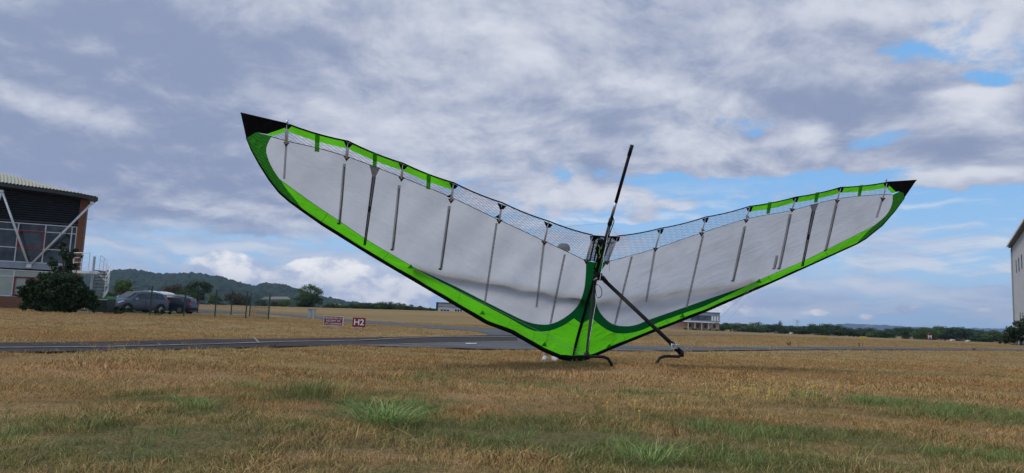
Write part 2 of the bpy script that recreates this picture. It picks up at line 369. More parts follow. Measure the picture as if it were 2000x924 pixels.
def cloth(name, c, tr, back=None, rough=.5, wr=.5, mesh=0., film=.0):
    """thin sail cloth: diffuse + translucent, long soft wrinkles; mesh>0 adds a laminate thread lattice"""
    m, nt = newmat(name)
    uv = node(nt, 'ShaderNodeTexCoord', out=2); x, y, z = sep(nt, uv)
    wv = noise(nt, comb(nt, x*1.0+y*.5, y*4.2, 0.), 1.6, 4, .55, .8)
    wf = noise(nt, comb(nt, x*2.2-y*.8, y*11., 0.), 1.9, 4, .6, .8)
    wx = noise(nt, comb(nt, x*30., y*30., 0.), 1., 3, .6)
    hgt = wv*1.0+wf*.35+wx*.04
    nrm = node(nt, 'ShaderNodeBump', {'Height': hgt, 'Strength': wr, 'Distance': .06})
    col = mix(nt, noise(nt, comb(nt, x, y, 0.), 1.1, 4, .6).ss(.3, .7), c, tuple(k*.80 for k in c))
    col = mix(nt, wx.ss(.3, .8)*.15, col, tuple(k*.7 for k in c))
    lines = None
    if mesh:
        s = 1/.046
        def ln(e, w): return ((e*s)._m('FRACT')-.5)._m('ABSOLUTE').ss(w, w+.06, 1., 0.)
        wav = ((x*s*6.2832*.5)._m('SINE'))*.006
        l1 = ln(y*1.6+wav, .10); l2 = ln(y*1.6-wav+.009, .06); l3 = ln(x*.5+y*.9, .05)
        lines = (l1+l2*.7+l3*.5)._m('MINIMUM', 1.)
    cc = mix(nt, lines*mesh, col, (.012, .02, .015)) if lines is not None else col
    d = node(nt, 'ShaderNodeBsdfPrincipled', {'Base Color': cc, 'Roughness': rough, 'Specular IOR Level': .25, 'Normal': nrm})
    t = node(nt, 'ShaderNodeBsdfTranslucent', {'Color': mix(nt, 1., cc, tuple(k for k in (back or (1, 1, 1))), 'MULTIPLY'), 'Normal': nrm})
    sh = node(nt, 'ShaderNodeMixShader', {0: tr, 1: d, 2: t})
    if film:
        tp = node(nt, 'ShaderNodeBsdfTransparent', {'Color': (.97, .98, 1., 1)})
        f = (lines*.46+(1-film))._m('MINIMUM', 1.)
        sh = node(nt, 'ShaderNodeMixShader', {0: f, 1: tp, 2: sh})
    nt.links.new(sh.o, nt.nodes.new('ShaderNodeOutputMaterial').inputs[0]); return m
cloth('sail_white', (.70, .705, .735), .68, wr=.24)
cloth('sail_lime', (.17, .78, .02), .62, wr=.7)
cloth('sail_green', (.004, .12, .03), .5, wr=.3)
cloth('sail_crescent', (.035, .27, .02), .5, wr=.3, mesh=.65)
cloth('sail_tab', (.07, .40, .02), .5, wr=.2)
cloth('sail_mesh', (.62, .63, .66), .6, wr=.2, mesh=.60, film=.80)
cloth('sail_smoke', (.05, .055, .06), .5, wr=.2, mesh=.6, film=.45)
cloth('sail_batten_pocket', (.33, .33, .35), .5, wr=.3)
cloth('sail_pocket_pale', (.58, .58, .60), .55, wr=.3)

# ================================================================== ground
def grid_obj(name, pts, nx, ny, mat, label, smooth=True):
    mb = MB(); mb.v = pts
    mb.f = [(j*nx+i, j*nx+i+1, (j+1)*nx+i+1, (j+1)*nx+i) for j in range(ny-1) for i in range(nx-1)]
    return tag(mb.obj(name, MATS[mat], None, smooth), label, kind='structure')
angs = sorted(set([round(a, 3) for a in np.linspace(-42, 42, 150)]+[round(a, 3) for a in np.linspace(-180, 180, 61)]))
rs = [0.02]+list(1.5*(9000/1.5)**(np.linspace(0, 1, 190)))
pts = []
for r_ in rs:
    for a in angs:
        x = r_*math.sin(rad(a)); y = r_*math.cos(rad(a)); z = G(x, y)
        if r_ < .1: z = 0
        pts.append((x, y, z))
grid_obj('ground', pts, len(angs), len(rs), 'dry_turf', 'dry straw coloured airfield grass with green patches')
def road(name, top, bot, mat, label, dzz=.02, n=70):
    """strip between two polylines sampled where they lie on the ground"""
    def samp(pl, t):
        L = [0]
        for a, b in zip(pl, pl[1:]): L.append(L[-1]+abs(b[0]-a[0])+abs(b[1]-a[1]))
        q = t*L[-1]
        for i in range(len(pl)-1):
            if q <= L[i+1]+1e-6:
                k = (q-L[i])/max(1e-6, L[i+1]-L[i]); return pl[i][0]+(pl[i+1][0]-pl[i][0])*k, pl[i][1]+(pl[i+1][1]-pl[i][1])*k
        return pl[-1]
    A = [gp(*samp(top, i/(n-1))) for i in range(n)]; B = [gp(*samp(bot, i/(n-1))) for i in range(n)]
    m_ = 10; pts = []
    for j in range(m_+1):
        for i in range(n):
            P = A[i].lerp(B[i], j/m_); pts.append((P.x, P.y, T(P.x, P.y)+dzz))
    return grid_obj(name, pts, n, m_+1, mat, label)
# pixel polylines of the tarmac edges are turned into ground positions
ntop = [(-500, 676), (0, 672), (200, 670), (400, 664.5), (560, 663), (700, 661), (850, 658), (955, 655.5), (1010, 655)]
nbot = [(-500, 698), (0, 691), (200, 689), (300, 686), (400, 683.5), (560, 679), (700, 676.5), (850, 672.5), (1010, 668.5)]
road('taxiway', ntop, nbot, 'tarmac_brown', 'dark tarmac taxiway crossing behind the foreground grass')
road('taxiway_apron', [(700, 676.5), (850, 672.5), (1010, 668.5), (1150, 672), (1250, 677.5), (1380, 680), (1566, 678.8), (1690, 679), (1969, 682), (2200, 684)],
     [(700, 677), (800, 680), (900, 683), (1010, 685), (1150, 686.5), (1250, 687), (1380, 687), (1535, 684.5), (1783, 684.2), (2000, 686), (2200, 689)][:11], 'tarmac_grey', 'grey tarmac strip running on to the right', .026)
road('taxiway_branch', [(500, 609), (530, 611.5), (600, 616), (700, 625), (840, 635.3), (978, 642.6), (1100, 651), (1180, 654.5)], [(500, 611.5), (530, 615), (600, 621.5), (700, 631.5), (840, 641.5), (930, 647.5), (960, 655), (1180, 659)], 'tarmac_grey', 'grey taxiway branching off behind the signs', .016)
road('junction_tarmac', [(955, 650), (1050, 652), (1180, 655.5)], [(955, 670), (1050, 671), (1130, 673)], 'tarmac_grey', 'grey tarmac where the taxiways meet', .012)
road('far_runway', [(1170, 654.6), (1300, 654.2), (1400, 654.6), (1480, 655.6)], [(1170, 657), (1300, 656.2), (1400, 656.2), (1480, 656.4)], 'tarmac_grey', 'far runway strip seen as a thin grey line', .02)
road('edge_line', [(-500, 688.6), (0, 683.2), (200, 681.2), (400, 675.6), (560, 670), (700, 667), (850, 659.6), (1000, 659.2), (1060, 659.4)], [(-500, 689.4), (0, 684), (200, 682), (400, 676.4), (560, 670.8), (700, 667.8), (850, 660.3), (1000, 660), (1060, 660.3)], 'road_paint', 'thin pale line painted along the taxiway', .034)
road('edge_line', [(780, 674.8), (850, 673), (1000, 669), (1060, 668.6)], [(780, 675.4), (850, 673.6), (1000, 669.6), (1060, 669.2)], 'road_paint', 'pale line where dark and grey tarmac meet', .036)
road('stop_dash', [(909, 673.8), (931, 673.5)], [(909, 675.0), (931, 674.8)], 'white_paint_line', 'short white dash painted on the grey tarmac', .04, 4)
road('cross_line', [(493, 661.6), (496, 661.6)], [(504, 674), (507, 674)], 'road_paint', 'pale line crossing the taxiway on a slant', .04, 3)
road('car_park', [(150, 606), (230, 604), (400, 605.2), (480, 611)], [(150, 610.5), (230, 609.5), (400, 611.5), (480, 613.5)], 'tarmac_grey', 'grey tarmac of the car park behind the fence', .02)
# ================================================================== hang glider
N = V((1.018, 11.289, .046)); TL = V((-2.869, 7.396, 2.438)); TR = V((6.332, 11.329, 2.829)); KE = V((1.606, 9.61, 3.086)); AP = V((1.264, 10.588, 1.316))
CT = N.lerp(KE, .60)                                   # where the keel passes the trailing edge
hg = empty('hang_glider', N, 'green and white hang glider standing on its nose on the dry grass', 'hang glider')
def plane(side):
    a = (TL if side < 0 else TR); n = (a-N).cross(CT-N).normalized(); return n, a
PLN = {s: plane(s) for s in (-1, 1)}
def sp(u, v, s, off=0., bil=True):
    """point of the sail of one half (s=-1 left) on the line of sight; off: metres nearer the camera"""
    n, tip = PLN[s]
    d = ray(u, v); t = (N-O).dot(n)/d.dot(n); P = O+d*t
    if bil:
        e = (tip-N).normalized(); q = P-N; a = q.dot(e); c = (q-e*a).length
        L = (tip-N).length
        k = math.sin(math.pi*min(1, max(0, c/1.5)))*min(1, max(0, 1-a/L))**.5
        w = .05*k*(1+.35*math.sin(a*2*math.pi/.62))+.006*mnoise.noise(V((a*2, c*7, s)))*min(1, c*3)
        P = P+d.normalized()*w
    return P-d.normalized()*off
def spuv(P, s):
    n, tip = PLN[s]; e = (tip-N).normalized(); q = P-N; a = q.dot(e); return (a, (q-e*a).length)
def dens_poly(poly, step):
    out = []
    for a, b in zip(poly, poly[1:]+poly[:1]):
        k = max(1, int(math.hypot(b[0]-a[0], b[1]-a[1])/step))
        out += [(a[0]+(b[0]-a[0])*i/k, a[1]+(b[1]-a[1])*i/k) for i in range(k)]
    return out
def inside(poly, x, y):
    c = False; j = len(poly)-1
    for i in range(len(poly)):
        xi, yi = poly[i]; xj, yj = poly[j]
        if (yi > y) != (yj > y) and x < (xj-xi)*(y-yi)/(yj-yi)+xi: c = not c
        j = i
    return c
def panel(name, poly, s, mat, off=0., step=9., grid=9., label=None, parent=None):
    b = dens_poly(poly, step); n = len(b); pts = list(b)
    xs = [q[0] for q in poly]; ys = [q[1] for q in poly]
    x = min(xs)+grid*.5
    while x < max(xs):
        y = min(ys)+grid*.5
        while y < max(ys):
            if inside(poly, x, y):
                if min((x-q[0])**2+(y-q[1])**2 for q in b) > (grid*.45)**2: pts.append((x, y))
            y += grid
        x += grid
    vs, es, fs = delaunay_2d_cdt([V(q) for q in pts], [], [list(range(n))], 1, 1e-4)[:3]
    P3 = [sp(q[0], q[1], s, off) for q in vs]
    mb = MB(); mb.v = [tuple(q) for q in P3]; mb.f = [tuple(f) for f in fs]
    o = mb.obj(name, MATS[mat], parent or hg, True, world=True)
    me = o.data; uvl = me.uv_layers.new(name='sail'); uvv = [spuv(q, s) for q in P3]
    for l in me.loops: uvl.data[l.index].uv = uvv[l.vertex_index]
    if label: o['label'] = label
    return o
seam = [(1180, 461), (1166, 513), (1151, 570), (1135, 632), (1117, 698)]
def smooth(pl, k=4):
    """Catmull-Rom through the points"""
    out = []
    for i in range(len(pl)-1):
        p0 = pl[max(i-1, 0)]; p1 = pl[i]; p2 = pl[i+1]; p3 = pl[min(i+2, len(pl)-1)]
        for j in range(k):
            t = j/k
            out.append(tuple(.5*(2*p1[c]+(p2[c]-p0[c])*t+(2*p0[c]-5*p1[c]+4*p2[c]-p3[c])*t*t+(3*p1[c]-p0[c]-3*p2[c]+p3[c])*t**3) for c in (0, 1)))
    return out+[pl[-1]]
# ---- trailing edges: batten tips with slightly sagging cloth between
def sag(pl, d):
    out = []
    for a, b in zip(pl, pl[1:]):
        for j in range(5):
            t = j/5; out.append((a[0]+(b[0]-a[0])*t, a[1]+(b[1]-a[1])*t+d*4*t*(1-t)*math.hypot(b[0]-a[0], b[1]-a[1])/110))
    return out+[pl[-1]]
teL = sag([(561, 242), (680, 276), (787, 319), (886, 357), (981, 396), (1072, 432), (1157, 459)], 2.6)
teR = sag([(1733, 356), (1642, 366), (1554, 385), (1464, 403), (1378, 424), (1290, 446), (1206, 461)], 2.4)
def cut(pl, x0, x1): return [q for q in pl if min(x0, x1)-.01 <= q[0] <= max(x0, x1)+.01]
def yof(pl, x):
    q = sorted(pl)
    for a, b in zip(q, q[1:]):
        if a[0] <= x <= b[0]: return a[1]+(b[1]-a[1])*(x-a[0])/max(1e-6, b[0]-a[0])
    return q[0][1] if x < q[0][0] else q[-1][1]
def strip(te, pts, w):
    """lower edge of the strip that follows the trailing edge"""
    return [(x, yof(te, x)+w(x)) for x in pts]
rearL = smooth([(529.5, 267), (570, 278), (615.6, 288), (677, 305.5), (722, 322), (784, 346), (834, 366), (882, 385.5), (925, 406), (970, 427.5), (1015, 448), (1061, 470), (1102, 489), (1145, 509.7)], 2)
rearR = smooth([(1743.6, 380.6), (1722, 380), (1680, 383), (1634.5, 388.5), (1590, 399), (1546.7, 411), (1500, 419.5), (1456.5, 428), (1413, 441), (1371, 455), (1325, 470), (1279, 486), (1230, 500), (1186, 511)], 2)
cresL = smooth([(529.5, 267), (520, 290), (524, 311), (534, 332), (547, 351)], 3)
cresR = smooth([(1743.6, 380.6), (1742, 399), (1731, 420), (1707, 441)], 3)
inL = smooth([(547, 351), (612, 398), (661, 430.5), (716, 468), (765, 497), (817, 527)], 2)
inR = smooth([(1707, 441), (1660, 465), (1616, 487), (1571, 509), (1525, 529), (1480, 548), (1460, 558)], 2)
wdL = smooth([(817, 527), (860, 546), (900, 565), (942, 586.5), (1000, 615.5), (1025, 627), (1050, 633.5), (1076, 633), (1104, 620), (1128, 598), (1140, 570), (1144, 540), (1145, 509.7)], 4)
wdR = smooth([(1460, 558), (1380, 585.5), (1330, 603), (1270, 624), (1245, 634), (1222, 637.5), (1196, 633), (1175, 615), (1164, 592), (1163, 562), (1171, 535), (1186, 511)], 4)
dlL = smooth([(817, 527), (860, 550), (900, 571.5), (950, 597.5), (1000, 624), (1030, 641), (1050, 647), (1074, 645.5), (1100, 635.5), (1121, 621.5)], 4)+[(1135, 632)]
dlR = smooth([(1460, 558), (1380, 596), (1343, 609), (1290, 628), (1255, 644), (1224, 651), (1198, 649), (1176, 637.5), (1156, 621)], 4)+[(1135, 632)]
leL = [(481, 270), (492, 293), (507, 319), (527, 350), (547, 375), (567, 392), (590, 408), (632, 437), (729, 496), (862, 574), (949, 626), (1000, 646), (1060, 681), (1097, 698), (1117, 698)]
leR = [(1766, 387), (1748, 411), (1722, 440), (1689, 466), (1674, 474), (1571, 521), (1500, 552), (1380, 604), (1272, 645), (1212, 669), (1163, 690.5), (1117, 698)]
# white panels
panel('white_panel', rearL+list(reversed(wdL))[1:]+list(reversed(inL))[1:]+list(reversed(cresL))[1:-1], -1, 'sail_white')
panel('white_panel', rearR+list(reversed(wdR))[1:]+list(reversed(inR))[1:]+list(reversed(cresR))[1:-1], 1, 'sail_white')
# dark green seam and root
panel('dark_green_panel', wdL+[(1166, 513), (1151, 570)]+list(reversed(dlL)), -1, 'sail_green')
panel('dark_green_panel', wdR+[(1166, 513), (1151, 570)]+list(reversed(dlR)), 1, 'sail_green')
# lime leading edge bands
lL = [q for q in leL if q[0] >= 590]; lR = [q for q in leR if q[0] <= 1674]
cm = smooth([(547, 351), (561, 371), (576, 389), (590, 408)], 2); cmR = smooth([(1707, 441), (1694, 453), (1674, 474)], 2)
panel('lime_panel', inL+dlL[1:]+list(reversed(lL))[:-1]+list(reversed(cm))[:-1], -1, 'sail_lime')
panel('lime_panel', inR+dlR[1:]+list(reversed(lR))[:-1]+list(reversed(cmR))[:-1], 1, 'sail_lime')
panel('tip_crescent', [(481, 270), (500, 258.5), (531, 266)]+cresL[1:]+cm[1:]+[q for q in reversed(leL) if 481 < q[0] < 590], -1, 'sail_crescent', label='dark green crescent under a thread lattice, left tip')
panel('tip_crescent', [(1766, 387), (1765, 377.5), (1757, 374)]+cresR+cmR[1:]+[q for q in reversed(leR) if 1674 < q[0] < 1766], 1, 'sail_crescent', label='dark green crescent under a thread lattice, right tip')
# black tip caps
panel('tip_cap', [(470, 221), (558, 241.5), (557, 249.5), (521, 262), (500, 258.5), (481, 270)], -1, 'black_cloth', .004)
panel('tip_cap', [(1790, 352), (1733, 355), (1736, 362), (1750, 375), (1757, 374), (1765, 377.5), (1766, 387)], 1, 'black_cloth', .004)
# strips behind the trailing edge: lime near the tips, mesh elsewhere
def span_strip(te, rear, xs, wtop, s):
    for a, b in zip(xs, xs[1:]):
        lo_, hi_ = min(a, b), max(a, b); X0 = [lo_+(hi_-lo_)*i/8 for i in range(9)]
        top = [(x, yof(te, x)) for x in X0]; low = [(x, yof(te, x)+wtop) for x in X0]
        panel('lime_strip', top+low[::-1], s, 'sail_lime', step=8, grid=8)
def mesh_strip(te, rear, xs, wtop, s):
    for a, b in zip(xs, xs[1:]):
        lo_, hi_ = min(a, b), max(a, b); X0 = [lo_+(hi_-lo_)*i/8 for i in range(9)]
        panel('mesh_panel', [(x, yof(te, x)+wtop) for x in X0]+[(x, yof(rear, x)) for x in X0[::-1]], s, 'sail_mesh', step=8, grid=8)
span_strip(teL, rearL, [561, 680, 787, 886], 14.5, -1); mesh_strip(teL, rearL, [561, 680, 787, 886], 14.5, -1)
mesh_strip(teL, rearL, [886, 981, 1072, 1145], 0, -1)
span_strip(teR, rearR, [1733, 1642, 1554, 1464], 10.5, 1); mesh_strip(teR, rearR, [1733, 1642, 1554, 1464], 10.5, 1)
mesh_strip(teR, rearR, [1464, 1378, 1290, 1206], 0, 1)
panel('mesh_panel', [(1145, yof(teL, 1145)), (1157, 459), (1147, 507), (1145, 509)], -1, 'sail_mesh')
panel('mesh_panel', [(1206, 461), (1206, 505), (1186, 511), (1190, 492)], 1, 'sail_mesh')
panel('lime_strip', [(521, 262), (557, 249.5), (561, 242), (561, 256.5), (545, 262), (531, 266)], -1, 'sail_lime')
panel('lime_strip', [(1733, 356), (1750, 375), (1743.6, 378), (1733, 369)], 1, 'sail_lime')
panel('mesh_panel', [(561, 256.5), (561, 275.5), (531, 267), (545, 262)], -1, 'sail_mesh')
panel('mesh_panel', [(1733, 366.5), (1743.6, 378), (1740, 380), (1733, 380)], 1, 'sail_mesh')
for u, v0, v1, w in ((620, 262.5, 296, 9), (732.5, 298, 326, 8), (837.5, 338, 369, 8)):
    panel('webbing_tab', [(u-w/2, v0), (u+w/2, v0+w*.3), (u+w/2-1, v1+1), (u-w/2-1, v1)], -1, 'sail_tab', .012)
for u, v0, v1, w in ((1504, 395, 418, 7), (1597, 376, 396, 7), (1682, 362, 384, 7)):
    panel('webbing_tab', [(u-w/2, v0), (u+w/2, v0-1), (u+w/2-4, v1-1), (u-w/2-4, v1)], 1, 'sail_tab', .012)
# centre piece between the wings
panel('centre_panel', [(1157, 459), (1180, 461), (1166, 513), (1147, 508)], -1, 'sail_smoke')
panel('centre_panel', [(1180, 461), (1206, 461), (1186, 511), (1166, 513)], 1, 'sail_smoke')
def tube_on(name, pl, s, r, mat, off=.02, n=6, flat=1., bil=True):
    mb = MB(); mb.tube([sp(u, v, s, off, bil) for u, v in pl], r, n, flat=flat)
    return mb.obj(name, MATS[mat], hg, True, world=True)
for s, a, b in ((-1, (1163, 462), (1152, 510)), (-1, (1171, 462), (1160, 510)), (1, (1194, 464), (1176, 512)), (1, (1187, 463), (1171, 513))):
    tube_on('centre_batten', [a, b], s, .011, 'black_cloth')
tube_on('centre_band', [(1158, 461), (1180, 463)], -1, .012, 'black_cloth'); tube_on('centre_band', [(1180, 463), (1205, 463)], 1, .012, 'black_cloth')
tube_on('centre_band', [(1157, 474), (1178, 476)], -1, .006, 'black_cloth'); tube_on('centre_band', [(1178, 476), (1201, 474)], 1, .006, 'black_cloth')
# hems
tube_on('trailing_edge_cord', [(470, 221), (515, 231.5), (558, 241.5)]+teL, -1, .009, 'black_cloth', .0)
tube_on('trailing_edge_cord', [(1790, 352), (1760, 354), (1735, 355.5)]+teR, 1, .008, 'black_cloth', .0)
tube_on('seam_line', rearL, -1, .0045, 'dark_carbon', .006, 4); tube_on('seam_line', rearR, 1, .0045, 'dark_carbon', .006, 4)
for s_, pl_ in ((-1, inL), (1, inR), (-1, wdL), (1, wdR), (-1, dlL), (1, dlR)): tube_on('panel_seam', pl_, s_, .0026, 'seam_green', .002, 4)
for s_, pts_ in ((-1, [((640, 417), (628, 434)), ((760, 494), (748, 506)), ((900, 572), (893, 592)), ((1000, 624), (990, 640)), ((1045, 648), (1040, 668))]), (1, [((1610, 490), (1618, 499)), ((1500, 540), (1508, 549)), ((1400, 588), (1408, 595)), ((1300, 626), (1308, 632)), ((1215, 650), (1222, 664))])):
    for a_, b_ in pts_: tube_on('panel_seam', [a_, b_], s_, .0024, 'seam_green', .002, 4)
# leading edge tubes (black, below the lime band), thick near the nose
def le_tube(pl, s, r0, r1):
    P = [sp(u, v, s, -.01) for u, v in pl]; rr = [r0+(r1-r0)*min(1, i/(len(P)-1)*1.15)**1.3 for i in range(len(P))]
    mb = MB(); mb.tube(P, rr, 12); return mb.obj('leading_edge_tube', MATS['black_cloth'], hg, True, world=True)
le_tube([(481, 269), (491, 293), (506, 320), (526, 351), (546, 376), (566, 393), (590, 410), (632, 439), (729, 499), (862, 577), (949, 628.5), (1000, 647.5), (1060, 682), (1099, 698.5)], -1, .006, .036)
le_tube([(1767, 386.5), (1749, 411), (1723, 440.5), (1690, 466.5), (1674, 475.5), (1571, 522), (1500, 553.5), (1380, 605.5), (1272, 647), (1212, 671), (1150, 697)], 1, .006, .034)
mb = MB(); mb.tube([sp(1094, 697, -1, 0), N+V((.02, -.03, -.005)), sp(1150, 697, 1, 0)], [.042, .055, .042], 12)
mb.obj('nose_cone', MATS['black_cloth'], hg, True, world=True)
# battens: straps on the rear, pockets across the cloth
BL = [((561, 243), (559, 281)), ((680, 279), (677, 309)), ((787, 322), (784, 349)), ((886, 360), (881, 392)), ((980, 400), (975, 432)), ((1071, 436), (1063, 474)), ((1157, 462), (1145, 510))]
BR = [((1732, 358), (1724, 389)), ((1642, 368), (1635, 393)), ((1554, 387), (1547, 410)), ((1464, 406), (1457, 431)), ((1378, 427), (1370, 457)), ((1290, 449), (1280, 487)), ((1206, 464), (1186, 513))]
def tri(name, poly, s, off, mat): return panel(name, poly, s, mat, off, 4, 6)
for s, B in ((-1, BL), (1, BR)):
    for i, (a, b) in enumerate(B):
        k = 1 if s < 0 else .85
        tube_on('batten_strap', [a, b], s, .021*k, 'strap_grey', .03, 6, .5)
        ex = ((-9, -3), (9, 4)) if s < 0 else ((-8, 2), (8, -2))
        if i == 6: ex = ((-5, -1), (13, 3)) if s < 0 else ((-13, 1), (6, -1))
        tri('batten_tip', [(a[0]+ex[0][0]*k, a[1]-1+ex[0][1]*k), (a[0]+ex[1][0]*k, a[1]-1+ex[1][1]*k), (a[0]+3.5*k, a[1]+9*k), (a[0]-3.5*k, a[1]+9*k)], s, .042, 'black_cloth')
        tri('batten_anchor', [(b[0]-6*k, b[1]-4*k), (b[0]+7*k, b[1]-2.5*k), (b[0]-.5, b[1]+6.5*k)], s, .036, 'dark_carbon')
        if 3 <= i <= 4: tri('reinforcement_patch', [(b[0]-(9 if s < 0 else -9)*k, b[1]-8*k), (b[0], b[1]-13*k), (b[0], b[1]-5*k)], s, .02, 'black_cloth')
dark = [(-1, (673, 326), (663, 438), .012), (-1, (780, 368), (767, 489), .011), (-1, (878, 408), (861, 527), .012),
        (1, (1455, 448), (1432, 550), .009), (1, (1544, 424), (1522, 526), .010), (1, (1634, 403), (1613, 490), .009), (1, (1518, 505), (1512, 526), .006)]
for s, a, b, r in dark:
    tube_on('batten', [a, ((a[0]+b[0])/2+1.2, (a[1]+b[1])/2), b], s, r*.62, 'batten_grey', .006, 6)
    panel('batten_pocket', [(a[0]-3, a[1]-6), (a[0]+3, a[1]-6), (b[0]+3, b[1]), (b[0]-3, b[1])], s, 'sail_pocket_pale', .002, 8, 8)
    tube_on('batten_hook', [b, (b[0]-4, b[1]-2)], s, r*.8, 'dark_carbon', .02, 5)
for s, tip, b in ((-1, (731.5, 336), (712, 479)), (1, (1590, 404), (1567, 520))):
    w = 10 if s < 0 else 8
    tri('funnel_patch', [(tip[0]-w, tip[1]-(14 if s < 0 else 4)), (tip[0]+w+1, tip[1]-(8 if s < 0 else 7)), (tip[0]+2, tip[1]+10), (tip[0]-4, tip[1]+10)], s, .012, 'sail_batten_pocket')
    panel('strut_pocket', [(tip[0]-5, tip[1]+8), (tip[0]+2, tip[1]+8), (b[0]+3, b[1]), (b[0]-2, b[1])], s, 'sail_batten_pocket', .006, 8, 6)
    for q in (-2.6, 2.6): tube_on('strut_rod', [(tip[0]+q-1, tip[1]+10), (b[0]+q*.6, b[1])], s, .006, 'black_tube', .02, 5)
    m_ = ((tip[0]+b[0])/2, (tip[1]+b[1])/2)
    tube_on('strut_joint', [(m_[0]+.5, m_[1]-4), (m_[0]-.5, m_[1]+5)], s, .016, 'black_tube', .02, 6)
# stitched pockets: pale, with a dotted stitch line
for s, a, b in ((-1, (970, 436), (947, 592)), (-1, (1103, 497), (1075, 633)), (1, (1373, 460), (1341, 601)), (1, (1234, 501), (1201, 634)), (-1, (1062, 478), (1048, 600)), (1, (1279, 490), (1262, 590)), (-1, (559, 284), (555, 350)), (1, (1723, 391), (1712, 425))):
    faint = a[0] in (1062, 1279, 559, 1723)
    d = V((b[0]-a[0], b[1]-a[1])); n_ = max(4, int(d.length/9))
    panel('batten_pocket', [(a[0]-2.2, a[1]), (a[0]+2.2, a[1]), (b[0]+2.2, b[1]), (b[0]-2.2, b[1])], s, 'sail_pocket_pale', .003, 8, 8)
    mb = MB()
    if faint: continue
    for i in range(n_*2):
        if i % 2: continue
        q0 = i/(n_*2); q1 = (i+1.1)/(n_*2)
        mb.tube([sp(a[0]+d.x*q0+.6, a[1]+d.y*q0, s, .006), sp(a[0]+d.x*q1+.6, a[1]+d.y*q1, s, .006)],   .0035, 4)
    tag(mb.obj('pocket_stitching', MATS['stitch'], hg, False, world=True), kind='stuff')
for s, q in ((-1, (942, 612)), (-1, (1063, 674)), (1, (1190, 677)), (1, (1333, 618)), (-1, (802, 522)), (1, (1482, 550))):
    tri('nose_patch', [(q[0]-6, q[1]+2), (q[0]+1, q[1]-6), (q[0]+6, q[1]+3)], s, .012, 'sail_tab')
for s, a, b in ((-1, (1063, 672), (1072, 640)), (1, (1192, 676), (1200, 640))):
    tube_on('batten', [a, b], s, .005, 'dark_carbon', -.015, 5)
# cross bar inside the wing: seen as a soft dark band through the cloth
tube_on('cross_bar', [(800, 516), (850, 528), (950, 547), (1060, 566), (1155, 586)], -1, .045, 'dark_carbon', -.10, 8)
tube_on('cross_bar', [(1155, 586), (1240, 578), (1330, 566), (1420, 556), (1470, 543)], 1, .042, 'dark_carbon', -.10, 8)
mb = MB(); mb.tube([N.lerp(KE, -.01)+V((0, .03, 0)), N.lerp(KE, .35)+V((0, .03, 0))], .024, 10)
mb.obj('keel_pocket', MATS['black_cloth'], hg, True, world=True)
# keel: black tube with a bare joint, sleeve at the end
kd = (KE-N)
def kp(t): return N+kd*t
mb = MB(); mb.tube([kp(.33)+V((.0, -.03, 0)), kp(.50)+V((0, -.04, 0)), kp(.66)], .026, 10); mb.obj('keel_tube', MATS['black_tube'], hg, True, world=True)
mb = MB(); mb.tube([kp(.64), kp(.755)], .020, 10); mb.obj('keel_tube', MATS['black_tube'], hg, True, world=True)
mb = MB(); mb.tube([kp(.70), kp(.755)], .0225, 10); mb.obj('keel_joint', MATS['alu'], hg, True, world=True)
mb = MB(); mb.tube([kp(.755), kp(.99)], .024, 10); mb.obj('keel_tube', MATS['black_tube'], hg, True, world=True)
mb = MB(); mb.tube([kp(.955), kp(1.0)], .0275, 10); mb.obj('keel_end_cap', MATS['black_tube'], hg, True, world=True)
mb = MB(); mb.tube([kp(.655), kp(.685)], [.034, .030], 8); mb.tube([kp(.60)+V((.03, -.03, 0)), kp(.67)+V((.05, -.02, 0)), kp(.70)], .007, 6)
mb.obj('keel_bracket', MATS['black_tube'], hg, True, world=True)
mb = MB(); mb.tube([at(1163, 525, 10.45), at(1172, 500, 10.3), at(1168, 485, 10.25), at(1176, 468, 10.2)], [.03, .042, .04, .03], 8); mb.obj('keel_sleeve', MATS['black_cloth'], hg, True, world=True)
mb = MB(); mb.tube([at(1163, 523, 10.38), at(1168, 506, 10.32), at(1173, 500, 10.22), at(1170, 493, 10.2), at(1172, 484, 10.2), at(1168, 478, 10.2)], .007, 6); mb.obj('lime_cord', MATS['lime_cord'], hg, True, world=True)
# control frame
BLp = at(1146, 693, 9.36); BRp = at(1331, 690, 10.0); APL = at(1163, 541, 10.50); APR = at(1176, 541, 10.52)
mb = MB(); mb.tube([APR, at(1184, 551, 10.5)], .034, 10); mb.tube([at(1184, 551, 10.5), BRp.lerp(APR, .12)], .031, 10, flat=.75); mb.obj('downtube', MATS['black_tube'], hg, True, world=True)
mb = MB(); mb.tube([APL, APL.lerp(BLp, .5), BLp], [.024, .028, .022], 10, flat=.7); mb.obj('downtube', MATS['black_tube'], hg, True, world=True)
mb = MB(); mb.tube([BRp.lerp(APR, .13), BRp], .036, 10); mb.obj('downtube_sleeve', MATS['black_cloth'], hg, True, world=True)
mb = MB(); mb.box((-.05, -.04, -.05), (.05, .04, .06), Matrix.Translation(at(1169, 541, 10.5))); mb.tube([at(1160, 530, 10.48), at(1180, 545, 10.48)], .03, 8); mb.tube([at(1160, 545, 10.45), at(1164, 536, 10.4)], .022, 8)
mb.obj('apex_bracket', MATS['black_tube'], hg, True, world=True)
mb = MB(); mb.tube([at(1166, 543, 10.36), at(1160, 547, 10.4)], .012, 8); mb.obj('apex_bolt', MATS['alu'], hg, True, world=True)
bar = [BRp, at(1326, 697, 9.98), at(1312, 696, 9.93), at(1298, 696, 9.88), at(1289, 699, 9.86), at(1283, 708, 9.84), at(1280, 722, 9.8), at(1245, 727, 9.7), at(1212, 727, 9.56), at(1198, 722, 9.53), at(1193, 709, 9.52), at(1187, 700, 9.5), at(1178, 697, 9.47), at(1160, 696.5, 9.42), at(1148, 697, 9.37), BLp]
